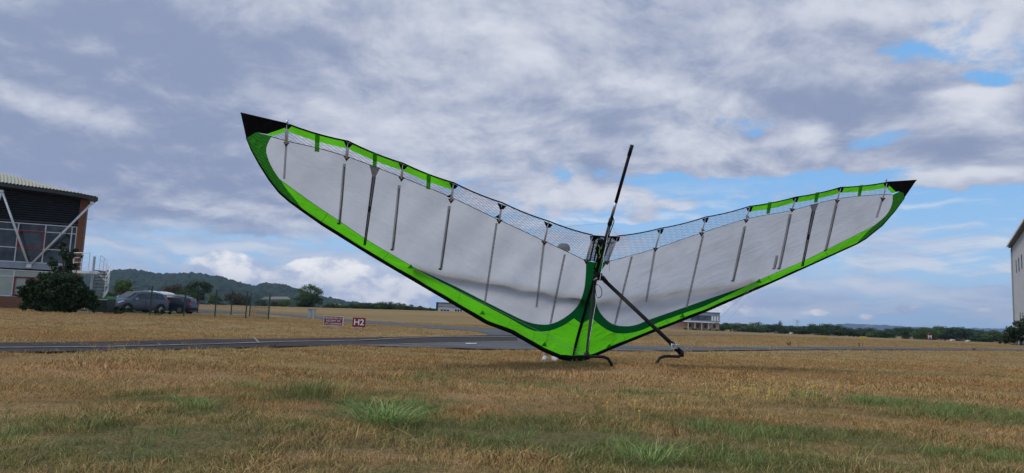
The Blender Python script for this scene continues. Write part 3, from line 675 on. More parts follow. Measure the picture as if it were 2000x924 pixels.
mb = MB(); mb.tube(bar, .021, 10); mb.obj('base_bar', MATS['black_tube'], hg, True, world=True)
for q in (BLp, BRp): mb = MB(); mb.tube([q+V((0, 0, .03)), q+V((0, 0, -.05))], .034, 10); mb.obj('corner_bracket', MATS['black_tube'], hg, True, world=True)
mb = MB()
for i in range(26):
    t = i/26*math.pi*4; mb.tube([BRp+V((-.10+.05*math.cos(t), -.03+.05*math.sin(t*1.3), .09+.035*math.sin(t*2.1))), BRp+V((-.10+.055*math.cos(t+.8), -.03+.05*math.sin(t*1.3+1), .09+.035*math.sin(t*2.1+1)))], .008, 4)
mb.obj('plastic_wrap', MATS['plastic_film'], hg, True, world=True)  # wad of crumpled clear plastic wrap at the right base bar corner
loop = [at(1165, 550, 10.4), at(1168, 566, 10.35), at(1174, 579, 10.3), at(1175, 572, 10.25), at(1173, 564, 10.2), at(1167, 556, 10.25), at(1163, 550, 10.3)]
loop = [at(u, v, 10.3) for u, v in smooth([(1162, 548), (1163, 566), (1165, 578), (1170, 582), (1175, 576), (1175, 566), (1170, 558), (1164, 555)], 4)]
mb = MB(); mb.tube(loop, .008, 6, flat=.5); mb.obj('hang_strap', MATS['black_cloth'], hg, True, world=True)
def wire(a, b, sagm=0., r=.0022, mat='wire_steel', name='rigging_wire'):
    pts = [a.lerp(b, t/8)+V((0, 0, -sagm*4*(t/8)*(1-t/8))) for t in range(9)]
    mb = MB(); mb.tube(pts, r, 5); return mb.obj(name, MATS[mat], hg, True, world=True)
wire(BLp, sp(802, 522, -1, .02)); wire(BRp, sp(1482, 550, 1, .02)); wire(BLp, N+V((-.03, -.05, .05))); wire(BLp, sp(1000, 640, -1, .02), .02, .0018)
wire(BRp, N+V((.1, -.05, .06)), .06, .0016)
wire(BLp, kp(.655), 0, .003); wire(at(1190, 530, 10.4), kp(.66), 0, .0025)
wire(kp(.665), at(1206, 461, 10.6), 0, .0016); wire(kp(.665), sp(1100, 443, -1, 0), .0, .0014); wire(BRp, at(1352, 678, 9.9), .02, .003)
wire(sp(1482, 550, 1), at(1420, 628, 11.0), .03, .0012)
for s, q in ((-1, (561, 240)), (1, (1731, 352))):
    mb = MB(); P = sp(q[0], q[1], s, .02); mb.tube([P+V((0, 0, -.02)), P+V((0, 0, .035))], .012, 8); mb.obj('tip_bolt', MATS['alu'], hg, True, world=True)

# ================================================================== signs by the taxiway
def sign(name, label, cat, u0, u1, v0, v1, vb, lines, size, border=False, group=None, y=None, sx=1.):
    b = gp((u0+u1)/2, vb); Y = y or b.y
    xx = at((u0+u1)/2, v1, Y).x; e = empty(name, (xx, Y, T(xx, Y)), label, cat, group)
    sc = Y/F; w = (u1-u0)*sc; h_ = (v1-v0)*sc; z0 = at((u0+u1)/2, v1, Y).z-e.location.z
    tl = rad(0)
    mb = MB(); mb.box((-w/2, -.03, z0), (w/2, .03, z0+h_)); o = mb.obj('board', MATS['sign_red'], e)
    if border:
        mb = MB(); t = .010
        mb.box((-w/2-t, -.04, z0-t), (w/2+t, .035, z0)); mb.box((-w/2-t, -.04, z0+h_), (w/2+t, .035, z0+h_+t)); mb.box((-w/2-t, -.04, z0), (-w/2, .035, z0+h_)); mb.box((w/2, -.04, z0), (w/2+t, .035, z0+h_))
        mb.obj('border', MATS['sign_white'], e)
    for k, (tx, zc) in enumerate(lines):
        me = text_mesh(tx, size, .004, size*(.016 if len(lines) == 1 else .0)); me.materials.append(MATS['sign_white'])
        ww = max(v.co.x for v in me.vertices)-min(v.co.x for v in me.vertices)
        ch('lettering', me, e, (0, -.036, z0+h_*zc), (math.pi/2, 0, 0), (sx if len(lines) == 1 else min(sx, w*.9/ww), 1, 1))
    for q in (-.32, .32):
        mb = MB(); mb.box((q*w-.025, -.02, -.05), (q*w+.025, .02, z0)); mb.obj('leg', MATS['yellow_paint' if border else 'concrete'], e)
    mb = MB(); mb.box((-w*.42, -.12, -.03), (w*.42, .12, .025)); mb.obj('base_plate', MATS['concrete'], e)
    return e
sign('instruction_sign', 'wide red sign with white border reading proceed only on receipt of clearance', 'sign', 633, 669, 618.5, 635.5, 641, [('PROCEED ONLY ON', .80), ('RECEIPT OF', .50), ('ATC CLEARANCE', .19)], .088, True, sx=1.12)
sign('taxiway_sign', 'small red square sign with large white H2 beside the taxiway', 'sign', 688.5, 713, 621, 638.5, 642.5, [('H2', .48)], .30, sx=1.05)
sign('taxiway_sign', 'far red sign with white M before the tree line on the right', 'sign', 1811, 1820.5, 653.5, 663, 665.5, [('M', .45)], .42, y=58)
sgm = bpy.data.objects['taxiway_sign.001']
mb = MB(); zt = at(1815.7, 653.5, 58).z-sgm.location.z; mb.prism([(-.14, -.03, zt), (.14, -.03, zt), (0, -.03, zt+.13)], (0, .06, 0)); mb.obj('peak', MATS['sign_red'], sgm)
# grey cabinet and yellow post
b = gp(610, 621); Y = b.y; e = empty('electrical_cabinet', (at(610, 600, Y).x, Y, T(b.x, Y)), 'grey metal cabinet standing by the branch taxiway behind a yellow post', 'cabinet')
sc = Y/F; w = 13*sc; h_ = 16.5*sc
mb = MB(); mb.box((-w/2, -.25, .0), (w/2, .25, h_)); mb.obj('body', MATS['grey_metal'], e)
mb = MB(); mb.box((-w/2-.03, -.29, h_), (w/2+.03, .29, h_+.05)); mb.obj('lid', MATS['clad_grey'], e)
mb = MB(); mb.box((-.01, -.262, .08), (.01, -.25, h_-.06)); mb.obj('door_seam', MATS['fascia_dark'], e)
mb = MB(); mb.box((w*.28, -.27, h_-.22), (w*.42, -.25, h_-.10)); mb.obj('label_plate', MATS['sign_white'], e)
b = gp(611.5, 626.5); e = empty('marker_post', b, 'thin yellow post in front of the grey cabinet', 'post')
mb = MB(); mb.tube([(0, 0, 0), (0, 0, 24*b.y/F)], .035, 8); mb.obj('shaft', MATS['yellow_paint'], e); mb = MB(); mb.tube([(0, 0, 0), (0, 0, .05)], .09, 8); mb.obj('foot', MATS['concrete'], e)
for u, v, w, h_, lab in ((1605, 660, 11, 3.2, 'low yellow marker board in the grass, nearer the office block'), (1685.5, 661, 11, 4, 'low yellow marker board in the grass, left of the red M sign')):
    y = 62; P = at(u, v, y); e = empty('marker_board', (P.x, y, T(P.x, y)), lab, 'marker board', 'yellow boards in the far grass'); z = P.z-e.location.z; ww = w*y/F; hh = h_*y/F
    mb = MB(); mb.box((-ww/2, -.03, max(z, .05)), (ww/2, .03, max(z, .05)+hh)); mb.obj('board', MATS['yellow_paint'], e)
    mb = MB()
    for q in (-.4, .4): mb.box((q*ww-.03, -.02, -.1), (q*ww+.03, .02, max(z, .05)))
    mb.obj('legs', MATS['concrete'], e)
# ================================================================== two storey building on the left
RZ = rad(19.2)
B0 = gp(152, 607); 
bl = empty('office_building', B0, 'two storey glass and brick building with curved corrugated roof and white tubular braces', 'building', rz=RZ)
AX = V((math.cos(RZ), math.sin(RZ), 0)); AY = V((-math.sin(RZ), math.cos(RZ), 0))
def fa(u, v, yo=0.):
    """line of sight -> (along, height) on the facade plane moved yo metres inward"""
    d = ray(u, v); Pp = B0+AY*yo; t = (Pp-O).dot(AY)/d.dot(AY); q = O+d*t-B0; return q.dot(AX), q.z
def fp(u, v, yo=0.): a, z = fa(u, v, yo); return V((a, yo, z))
aR = fa(152, 560)[0]; zc = lambda v, u=100: fa(u, v)[1]
zPl = zc(579, 30); zS0 = zc(526, 60); zS1 = zc(513, 60); zG1 = zc(435, 60); zTop = zc(374, 100); zE = fa(156, 389)[1]
aC = fa(143, 520)[0]; aL = -9.5
def part(name, mat, a, b, par=None, M=None): mb = MB(); mb.box(a, b, M); return mb.obj(name, MATS[mat], par or bl)
part('rear_wall', 'interior', (aL, 4.0, 0), (aR-1.6, 4.2, zTop)); part('floor_slab', 'interior', (aL, .25, zS0), (aC-1.3, 4, zS1)); part('ceiling', 'interior', (aL, .25, zG1), (aC-1.3, 4, zG1+.15))
mb = MB(); mb.prism([(aR-.28, .552, -.1), (aR-.012, .552, -.1), (aR-.012-3.0, 9, -.1), (aR-.28-3.0, 9, -.1)], (0, 0, zE+.1)); mb.obj('side_wall', MATS['brick_mat'], bl); part('side_wall', 'brick_mat', (aL-.3, 0, 0), (aL, 9, zTop+.2))
# brick column and plinth: courses of individual bricks, joints recessed
bk = MB(); bk.box((-.105, -.02, -.03), (.105, .10, .03)); brick = bpy.data.meshes.new('brick'); brick.from_pydata(bk.v, [], bk.f); brick.materials.append(MATS['brick_mat'])
col = part('brick_column', 'mortar', (aC, .0, -.1), (aR, .55, zE)); pl = part('brick_plinth', 'mortar', (aL, .0, -.1), (aC-.004, .30, zPl))
def bricks_stuff(x0, x1, z0, z1, par, y=-.012):
    mb = MB(); z = z0+.04; r_ = 0
    while z < z1-.03:
        x = x0+(.0 if r_ % 2 else -.115)
        while x < x1-.05:
            a = max(x+.006, x0); b_ = min(x+.22, x1); 
            if b_-a > .03:
                j = random.uniform(-.004, .004); mb.box((a, y+j, z-.031), (b_, .05, z+.031))
            x += .23
        z += .076; r_ += 1
    o = mb.obj('bricks', MATS['brick_mat'], par); o['kind'] = 'stuff'
bricks_stuff(aC, aR, -.05, zE-.02, col); bricks_stuff(aL, aC-.01, -.05, zPl-.01, pl)
# glazing
def glaze(xs, zs, y, red=None, blind=False):
    for i in range(len(xs)-1):
        for j in range(len(zs)-1):
            g = part('pane', 'blind' if blind else 'window_glass', (xs[i]+.03, y, zs[j]+.03), (xs[i+1]-.03, y+.02, zs[j+1]-.03))
    for x in xs: part('mullion', 'white_metal', (x-.035, y-.05, zs[0]-.02), (x+.035, y+.06, zs[-1]+.02))
    for z in zs:
        for i in range(len(xs)-1): part('transom', 'white_metal', (xs[i]+.036, y-.044, z-.03), (xs[i+1]-.036, y+.054, z+.03))
def red(x0, x1, z0, z1, y):
    mb = MB(); t = .10
    mb.box((x0, y-.09, z0), (x1, y-.052, z0+t)); mb.box((x0, y-.09, z1-t), (x1, y-.052, z1)); mb.box((x0, y-.09, z0+t), (x0+t, y-.052, z1-t)); mb.box((x1-t, y-.09, z0+t), (x1, y-.052, z1-t))
    mb.obj('red_window_frame', MATS['red_frame'], bl)
xm = [fa(u, 480)[0] for u in (31, 85, 130)]; st = xm[1]-xm[0]
xsU = [xm[0]-3*st, xm[0]-2*st, xm[0]-st, xm[0], xm[1], xm[1]+st*.98, aC-.04]; xsU = [x for x in xsU if x > aL]
zsU = [zc(512.5, 60), zc(485, 60), zc(451, 60), zc(437, 60)]
glaze(xsU, zsU, .10); red(xm[0]+.04, xm[1]-.02, zsU[1]-.02, zsU[2]+.02, .10)
zsL = [zPl+.03, zc(540.5, 40), zc(528, 40)]
xl = [fa(u, 560)[0] for u in (24, 80)]; sl = xl[1]-xl[0]
glaze([x for x in (xl[0]-3*sl, xl[0]-2*sl, xl[0]-sl, xl[0], xl[1], min(xl[1]+sl, aC-.04)) if x > aL], zsL, .10, blind=True)
red(xl[0]+.04, xl[1]-.02, zsL[0], zsL[1]+.02, .10)
part('spandrel_band', 'spandrel', (aL, -.02, zS0+.02), (aC-.01, .24, zS1-.02))
part('window_head', 'fascia_dark', (aL, .05, zG1+.04), (aC-.01, .24, zG1+.16))
# louvre slats
z = zG1+.18; k = 0
part('louvre_backing', 'fascia_dark', (aL, .22, zG1+.16), (aC-.01, .26, zTop+.1))
while z < zTop+.1:
    Mx = Matrix.Translation((0, .12, z+.06)) @ Matrix.Rotation(rad(-28), 4, 'X')
    part('louvre_slat', 'slat_dark', (aL, -.085, -.012), (aC-.012, .085, .012), M=Mx); z += .165
# roof: shallow barrel of corrugated sheet, fascia all round
yo = -1.15
e0 = fa(191, 391, yo); e1 = fa(0, 363, yo); eave = []
for u, v in ((191, 392), (150, 384), (100, 376.5), (50, 370), (0, 363), (-60, 356), (-150, 349), (-300, 345)): a, z = fa(u, v, yo); eave.append((a, z))
mb = MB(); t = .24
front = [V((a, yo, z)) for a, z in eave]+[V((a, yo, z+t)) for a, z in reversed(eave)]
mb.prism(front, (0, .06, 0)); mb.obj('fascia', MATS['fascia_dark'], bl)
mb = MB(); a, z = eave[0]; mb.prism([(a-.06, yo+.06, z), (a, yo+.06, z), (a-3.6, 9.5, z), (a-3.66, 9.5, z)], (0, 0, t)); mb.obj('fascia', MATS['fascia_dark'], bl)
mb = MB(); mb.prism([V((a, yo+.06, z+.02)) for a, z in eave]+[V((a, yo+.06, z+.06)) for a, z in reversed(eave)], (-3.6, 10.4, 0)); mb.obj('soffit', MATS['fascia_dark'], bl)
# corrugated sheet that rises to the back
mb = MB(); ridge = 1.25; nY = 14; pts = []
ex = [q[0] for q in eave][::-1]; ez = [q[1] for q in eave][::-1]
xs = np.arange(ex[0], ex[-1]+.04, .055)
for j in range(nY+1):
    yy = yo-.10+(10.5)*j/nY; rise0 = ridge*math.sin(min(1, j/nY*1.0)*math.pi)**.8 if j else 0
    for i, x in enumerate(xs):
        rise = rise0*(.16+.84*sstep(0, 6.0, ex[-1]-x)); pts.append((x+.05-3.6*j/nY, yy, float(np.interp(x, ex, ez))+t+.03+rise+.025*(1 if (i//2) % 2 else -1)))
nx = len(xs); mb.v = pts; mb.f = [(j*nx+i, j*nx+i+1, (j+1)*nx+i+1, (j+1)*nx+i) for j in range(nY) for i in range(nx-1)]
mb.obj('roof_sheet', MATS['roof_sheet'], bl)
# braces
def brace(p0, y0, p1, y1, r=.075):
    mb = MB(); mb.tube([fp(*p0, y0), fp(*p1, y1)], r, 10); mb.obj('brace', MATS['white_metal'], bl, True)
brace((4, 374), -1.0, (56, 519), -.12); brace((180, 397), -1.0, (58, 519), -.12); brace((-106, 372), -1., (-54, 518), -.12); brace((4, 374), -1.0, (-52, 518), -.12)
mb = MB(); mb.box((-.14, -.14, -.12), (.14, .1, .12), Matrix.Translation(fp(57, 520, -.1))); mb.box((-.1, -.1, -.1), (.1, .1, .06), Matrix.Translation(fp(180, 396, -1.))); mb.box((-.1, -.1, -.1), (.1, .1, .06), Matrix.Translation(fp(4, 373, -1.)))
mb.obj('brace_bracket', MATS['white_metal'], bl)
q = fp(162, 427, .3); mb = MB(); mb.tube([q, q+V((.62, 0, 0))], .012, 5)
for i in range(7): mb.tube([q+V((.1+.08*i, -.12, 0)), q+V((.1+.08*i, .12, 0))], .006, 4)
mb.obj('aerial', MATS['grey_metal'], bl)
# interior bits seen through the panes
for u, v in ((20, 500), (60, 502), (108, 503)):
    q = fp(u, v, 1.6); mb = MB(); mb.box((-.25, -.2, -.45), (.25, .2, .1), Matrix.Translation(q)); mb.obj('chair_back', MATS['blind'], bl)
# ------------------------------------------------------------------ outside stair
SY = 41.0
st0 = at(200, 606, SY); st = empty('spiral_stair', (st0.x, SY, T(st0.x, SY)), 'curved outside stair with dark timber treads and pale metal railing beside the brick column', 'stair')
def sl_(u, v, y): P = at(u, v, y); return P-st.location
cx = at(184, 545, SY+.6); R_ = .86
def helix(k, rr, dz_=0.):   # k 0 top landing .. 1 bottom
    a = rad(100-205*k); z = at(184, 527.5, SY+.6).z*(1-k)+.0*k
    return V((cx.x+rr*math.cos(a), SY+.6+rr*math.sin(a)*1.0-.2, z+dz_+T(cx.x, SY)*k))-st.location
for k in range(13):
    a = helix(k/13, .08); b_ = helix(k/13, R_); c = helix((k+1.15)/13, R_, 0); c.z = b_.z; d = helix((k+1.15)/13, .08); d.z = b_.z
    mb = MB(); mb.prism([a, b_, c, d], (0, 0, -.05)); mb.obj('tread', MATS['timber'], st)
mb = MB(); pr = [helix(k/40, R_+.02) for k in range(23)]
for i in range(22):
    a, b_ = pr[i], pr[i+1]; mb.add([a+V((0, 0, .08)), b_+V((0, 0, .08)), b_-V((0, 0, .22)), a-V((0, 0, .22))], [(0, 1, 2, 3)])
    o2 = V((0, 0, 0))+(a-helix(i/40, R_-.05)); mb.add([a+V((0, 0, .08))-o2, b_+V((0, 0, .08))-o2, b_-V((0, 0, .22))-o2, a-V((0, 0, .22))-o2], [(3, 2, 1, 0)])
mb.obj('stringer', MATS['white_metal'], st)
for hz, r_ in ((.95, .028), (.66, .016), (.38, .016)):
    mb = MB(); mb.tube([helix(k/40, R_, hz) for k in range(22)], r_, 6); mb.obj('handrail' if hz > .9 else 'rail', MATS['white_metal'], st, True)
for k in range(0, 22, 3):
    mb = MB(); mb.tube([helix(k/40, R_, -.1), helix(k/40, R_, .95)], .018, 6); mb.obj('baluster', MATS['white_metal'], st)
mb = MB(); mb.tube([V((cx.x, SY+.4, 0))-V((st.location.x, st.location.y, 0)), V((cx.x, SY+.4, at(180, 500, SY).z))-V((st.location.x, st.location.y, st.location.z))], .07, 10); mb.obj('newel_post', MATS['grey_metal'], st)
a = sl_(152, 529, SY+.3); b_ = sl_(184, 529, SY+.3)
mb = MB(); mb.box((a.x, a.y-.5, a.z-.14), (b_.x, a.y+.6, a.z)); mb.obj('landing', MATS['white_metal'], st)
for hz, r_ in ((1.0, .028), (.72, .014), (.46, .014), (.2, .014)):
    mb = MB(); mb.tube([a+V((0, -.48, hz)), b_+V((-.1, -.48, hz))], r_, 6); mb.obj('rail', MATS['white_metal'], st)
for q in (0, .5, 1):
    mb = MB(); mb.tube([a.lerp(b_, q*.93)+V((0, -.48, 0)), a.lerp(b_, q*.93)+V((0, -.48, 1.0))], .02, 6); mb.obj('baluster', MATS['white_metal'], st)
# ------------------------------------------------------------------ bin with green lid
b = gp(200, 607.5); y = 42.; P = at(200, 606, y); e = empty('wheeled_bin', (P.x, y, T(P.x, y)), 'dark waste container with a bright green lid beside the stair', 'waste container')
sc = y/F; w = 30*sc; h_ = 29*sc
mb = MB(); mb.prism([(-w*.45, -.4, .12), (w*.45, -.4, .12), (w*.5, -.45, h_), (-w*.5, -.45, h_)], (0, .9, 0)); mb.obj('body', MATS['bin_dark'], e)
mb = MB(); mb.box((-w*.53, -.5, h_+.05), (w*.53, .5, h_+.16)); mb.box((-w*.53, -.5, h_), (w*.53, .5, h_+.048)); mb.obj('lid', MATS['bin_green'], e)
mb = MB(); mb.box((-w*.54, -.52, h_-.06), (w*.54, -.47, h_-.01)); mb.obj('rim', MATS['white_metal'], e)
for q in (-.35, .35):
    mb = MB(); mb.tube([(w*q-.03, -.3, .09), (w*q+.03, -.3, .09)], .09, 10); mb.obj('wheel', MATS['tyre'], e)

# ================================================================== foliage builders
def leaf_cloud(mb, centers, rads, nleaf, size, seed, squash=.8, ax=1.):
    r = np.random.RandomState(seed)
    vs = []; fs = []
    for c, R in zip(centers, rads):
        n = int(nleaf*(R/np.mean(rads))**2)
        d = r.normal(size=(n, 3)); d /= np.linalg.norm(d, axis=1)[:, None]
        rr = R*(r.rand(n)**.45); p = d*rr[:, None]*np.array([1, 1, squash])+np.array(c)
        for q in p:
            a = V(r.normal(size=3)).normalized(); b = a.orthogonal().normalized()
            b = (b*math.cos(r.rand()*6.28)+a.cross(b)*math.sin(r.rand()*6.28)).normalized(); s = size*(.6+.8*r.rand())
            q = V(q); cc = a.cross(b); vs += [q-b*s, q+cc*s*.45*ax, q+b*s, q-cc*s*.45*ax]
    k0 = len(mb.v); mb.v += [tuple(q) for q in vs]; mb.f += [(k0+4*i, k0+4*i+1, k0+4*i+2, k0+4*i+3) for i in range(len(vs)//4)]
def crown_mesh(seed, shape='round', ncl=34, nleaf=90, size=.035, gaps=.0):
    """unit tree: height 1, width about 1; returns (crown, trunk) meshes"""
    r = np.random.RandomState(seed); cen = []; rd = []
    while len(cen) < ncl:
        p = r.uniform(-1, 1, 3); q = np.linalg.norm(p)
        if q > 1 or q < .35: continue
        if shape == 'round': c = (p[0]*.42, p[1]*.42, .57+p[2]*.36); R = .13+.07*r.rand()
        elif shape == 'low': c = (p[0]*.48, p[1]*.48, .42+p[2]*.40); R = .14+.08*r.rand()
        elif shape == 'cone':
            z = r.rand()**1.2; k = (1-z)*.38+.03; c = (p[0]*k, p[1]*k, .08+z*.86); R = .05+.09*(1-z)
        elif shape == 'open': c = (p[0]*.44, p[1]*.44, .60+p[2]*.34); R = .09+.06*r.rand()
        cen.append(c); rd.append(R)
    mb = MB(); leaf_cloud(mb, cen, rd, nleaf, size, seed+5)
    me = bpy.data.meshes.new('crown'); me.from_pydata(mb.v, [], mb.f)
    tb = MB(); tb.tube([(0, 0, -.03), (.01, 0, .2), (-.01, .01, .45), (0, 0, .75)], [.035, .026, .018, .006], 7)
    for i in range(9):
        c = cen[(i*3) % ncl]; z0 = .2+.04*i; tb.tube([(0, 0, z0), (c[0]*.5, c[1]*.5, (z0+c[2])/2+.02), c], [.014, .009, .003], 5)
    tm = bpy.data.meshes.new('trunk'); tm.from_pydata(tb.v, [], tb.f); tm.materials.append(MATS['bark'])
    return me, tm
VAR = {}
for k, (shp, n, nl, sz) in enumerate([('round', 36, 95, .030), ('round', 30, 100, .034), ('low', 36, 95, .034), ('low', 30, 95, .036), ('cone', 40, 60, .022), ('open', 46, 80, .022)]):
    for ml in ('leaf_dark', 'leaf_mid', 'leaf_brown'):
        if k == 0 or ml == 'leaf_dark' : pass
    me, tm = crown_mesh(100+k, shp, n, nl, sz); VAR[k] = (me, tm)
MC = {}
def crown_with(k, ml):
    if (k, ml) not in MC:
        me = VAR[k][0].copy(); me.materials.clear(); me.materials.append(MATS[ml]); MC[k, ml] = me
    return MC[k, ml]
def tree(name, label, u, vtop, w, y, k, ml, group=None, vb=None, cat='tree', dep=None):
    P = at(u, vtop, y); zb = T(P.x, y)-.1; h_ = P.z-zb; ww = w*y/F
    e = empty(name, (P.x, y, zb), label, cat, group)
    rz = random.random()*6.28
    ch('crown', crown_with(k, ml), e, (0, 0, 0), (0, 0, rz), (ww/.98, ww/.98, h_)); ch('trunk', VAR[k][1], e, (0, 0, 0), (0, 0, rz), (ww*.9, ww*.9, h_))
    return e
TREES = [
 ('bushy_tree', 'bright green bushy tree behind the fence, left of the grey car roof', 243, 547, 58, 120, 1, 'leaf_mid'),
 ('bushy_tree', 'low dull bush beneath the stair, behind the pale car bonnet', 218, 566, 34, 110, 3, 'leaf_brown'),
 ('conifer_tree', 'small dark conifer standing alone above the grey car roof', 292, 556, 15, 150, 4, 'leaf_dark'),
 ('bushy_tree', 'low olive bush between the small conifer and the brown tree', 313, 563, 24, 140, 3, 'leaf_brown'),
 ('broad_tree', 'brownish broad tree above the blue car', 342, 550, 44, 145, 0, 'leaf_brown'),
 ('broad_tree', 'large dark green tree right of the brownish broad tree', 388, 549, 56, 145, 1, 'leaf_dark'),
 ('bushy_tree', 'low dark tree filling in between the brown tree and the fence posts', 365, 562, 40, 140, 2, 'leaf_dark'),
 ('bushy_tree', 'small green tree right of the large dark tree', 421, 571, 24, 160, 3, 'leaf_mid'),
 ('bushy_tree', 'rounded olive tree behind the tall fence post', 458, 567, 40, 155, 2, 'leaf_brown'),
 ('bushy_tree', 'dark low tree behind the fence right of the olive tree', 478, 574, 26, 170, 3, 'leaf_dark'),
 ('bushy_tree', 'small dark bush seen through the last fence bay', 512, 583, 24, 190, 3, 'leaf_dark'),
 ('bushy_tree', 'brown bush right of the end fence post', 536, 586, 18, 190, 3, 'leaf_brown'),
 ('bushy_tree', 'low green bush between the fence end and the lone tree', 557, 583, 30, 190, 2, 'leaf_mid'),
 ('lone_tree', 'tall airy tree standing alone right of the fence end', 608, 552, 54, 185, 5, 'leaf_mid'),
 ('bushy_tree', 'dense undergrowth bush at the foot of the lone tree', 606, 573, 60, 184, 2, 'leaf_dark'),
 ('bushy_tree', 'low bush right of the lone tree', 650, 590, 30, 200, 3, 'leaf_dark'),
]
for i, (u, v, w) in enumerate([(690, 591, 26), (706, 589, 24), (725, 590, 26), (742, 587, 30), (762, 587, 30), (782, 589, 28), (800, 593, 24), (822, 598, 26), (843, 600, 20), (672, 594, 22)]):
    order = ['second', 'third', 'fourth', 'fifth', 'sixth', 'seventh', 'eighth', 'ninth', 'tenth', 'first'][i]
    TREES.append(('hedgerow_tree', '%s tree from the left in the low row above the bank' % order, u, v, w, 230, 2+i % 2, ['leaf_dark', 'leaf_mid'][i % 2], 'low row of trees above the bank'))
# long tree line on the right: (u, v of the top, width)
RL = [(1412, 628, 22, 0), (1427, 629, 26, 1), (1452, 629, 30, 0), (1470, 635, 28, 1), (1481, 627, 26, 0), (1500, 632, 22, 1), (1512, 630, 20, 0), (1524, 623.5, 15, 4), (1534, 633, 30, 0), (1553, 634, 26, 0), (1573, 635, 24, 0), (1590, 629.5, 20, 0), (1605, 638, 22, 1), (1618, 629, 36, 1), (1640, 636, 28, 0), (1658, 637, 26, 0), (1676, 641, 26, 1), (1697, 637, 30, 0), (1715, 644, 30, 1), (1728, 640, 24, 0), (1745, 637, 26, 1), (1765, 636, 30, 0), (1785, 637, 30, 0), (1803, 636, 28, 1), (1822, 633.5, 34, 0), (1845, 635, 32, 1), (1868, 635, 34, 0), (1890, 637, 34, 0), (1912, 640, 34, 1), (1932, 642, 36, 0), (1952, 644, 34, 1)]
kinds = ['dark rounded', 'paler green']
for i, (u, v, w, k) in enumerate(RL):
    lab = 'pointed dark conifer rising above the right tree line' if k == 4 else '%s tree, number %s from the left end of the far right row' % (kinds[k], ['one', 'two', 'three', 'four', 'five', 'six', 'seven', 'eight', 'nine', 'ten', 'eleven', 'twelve', 'thirteen', 'fourteen', 'fifteen', 'sixteen', 'seventeen', 'eighteen', 'nineteen', 'twenty', 'twenty-one', 'twenty-two', 'twenty-three', 'twenty-four', 'twenty-five', 'twenty-six', 'twenty-seven', 'twenty-eight', 'twenty-nine', 'thirty', 'thirty-one'][i])
    TREES.append(('conifer_tree' if k == 4 else 'tree_line_tree', lab, u, v, w*1.65, 300+(i*37 % 50), 4 if k == 4 else [2, 3, 0, 2, 3][(i*7) % 5], 'leaf_mid' if k == 1 else 'leaf_dark', 'trees along the far right edge of the airfield'))
for t in TREES: tree(*t)
def bush(name, label, parts, y, ml, n=1, leaf=.05, cat='shrub', nleaf=900, stems=5, base=None):
    """parts: (u, v, radius in photo pixels)"""
    sc = y/F; u0 = parts[0][0]; P0 = at(base or u0, 600, y); e = empty(name, (P0.x, y, T(P0.x, y)), label, cat)
    cen = []; rd = []; r = np.random.RandomState(int(u0*7)+3)
    for u, v, R in parts:
        P = at(u, v, y)-e.location
        k = max(5, int((R/9)**2*3.0))
        for _ in range(k):
            d = r.normal(size=3); d /= np.linalg.norm(d); q = (r.rand()**.5)*.72
            cen.append((P.x+d[0]*R*sc*q, d[1]*R*sc*q*.8, max(.12, P.z+d[2]*R*sc*q))); rd.append(R*sc*(.24+.22*r.rand()))
    mb = MB(); leaf_cloud(mb, cen, rd, nleaf//10, leaf, 11, ax=1.3); mb.obj('foliage', MATS[ml], e)
    tb = MB()
    for i in range(min(len(cen), stems*4)):
        c = cen[i*len(cen)//(stems*4) % len(cen)]; tb.tube([(c[0]*.15, 0, -.05), (c[0]*.5, c[1]*.5, c[2]*.5), c], [.03, .02, .008], 5)
    tb.obj('stem', MATS['bark'], e); return e
bush('large_shrub', 'large dark evergreen shrub growing against the brick plinth of the glass building', [(112, 565, 36), (75, 575, 30), (145, 575, 34), (92, 550, 26), (128, 552, 28), (60, 587, 22), (168, 590, 20), (110, 590, 30), (140, 592, 26), (84, 592, 24), (188, 596, 14), (204, 600, 9), (50, 594, 16), (160, 568, 24), (52, 572, 20), (178, 584, 20), (66, 556, 20), (150, 553, 18)], 34.5, 'leaf_shrub', leaf=.055, nleaf=1100)
bush('young_tree', 'thin leggy young tree rising from the shrub in front of the brick column', [(128, 500, 18), (120, 478, 13), (140, 520, 16), (148, 488, 9), (105, 512, 15), (160, 500, 6), (132, 460, 7), (115, 530, 16), (118, 450, 4)], 35.2, 'leaf_shrub', leaf=.05, nleaf=420, cat='tree')
bush('low_shrub', 'low dusty shrub below the front of the grey car', [(225, 603, 8), (240, 603, 9), (255, 604, 8), (205, 604, 8), (190, 604, 9)], 43, 'leaf_shrub', leaf=.05, nleaf=500)
bush('low_shrub', 'low green shrub below the blue car beside the fence post', [(305, 607, 6), (318, 606, 8), (332, 608, 7)], 44, 'leaf_shrub', leaf=.05, nleaf=500)
bush('large_shrub', 'dark dense shrub at the foot of the hangar wall', [(1985, 650, 22), (1975, 658, 17), (2005, 640, 26), (1962, 662, 12), (1948, 665, 8), (2030, 640, 28)], 72, 'leaf_shrub', leaf=.11, nleaf=900)
bush('low_shrub', 'small leafy shrub in front of the far office block', [(1400, 648, 4), (1385, 648, 4), (1340, 646, 5), (1355, 646, 5)], 150, 'leaf_mid', leaf=.2, nleaf=300)
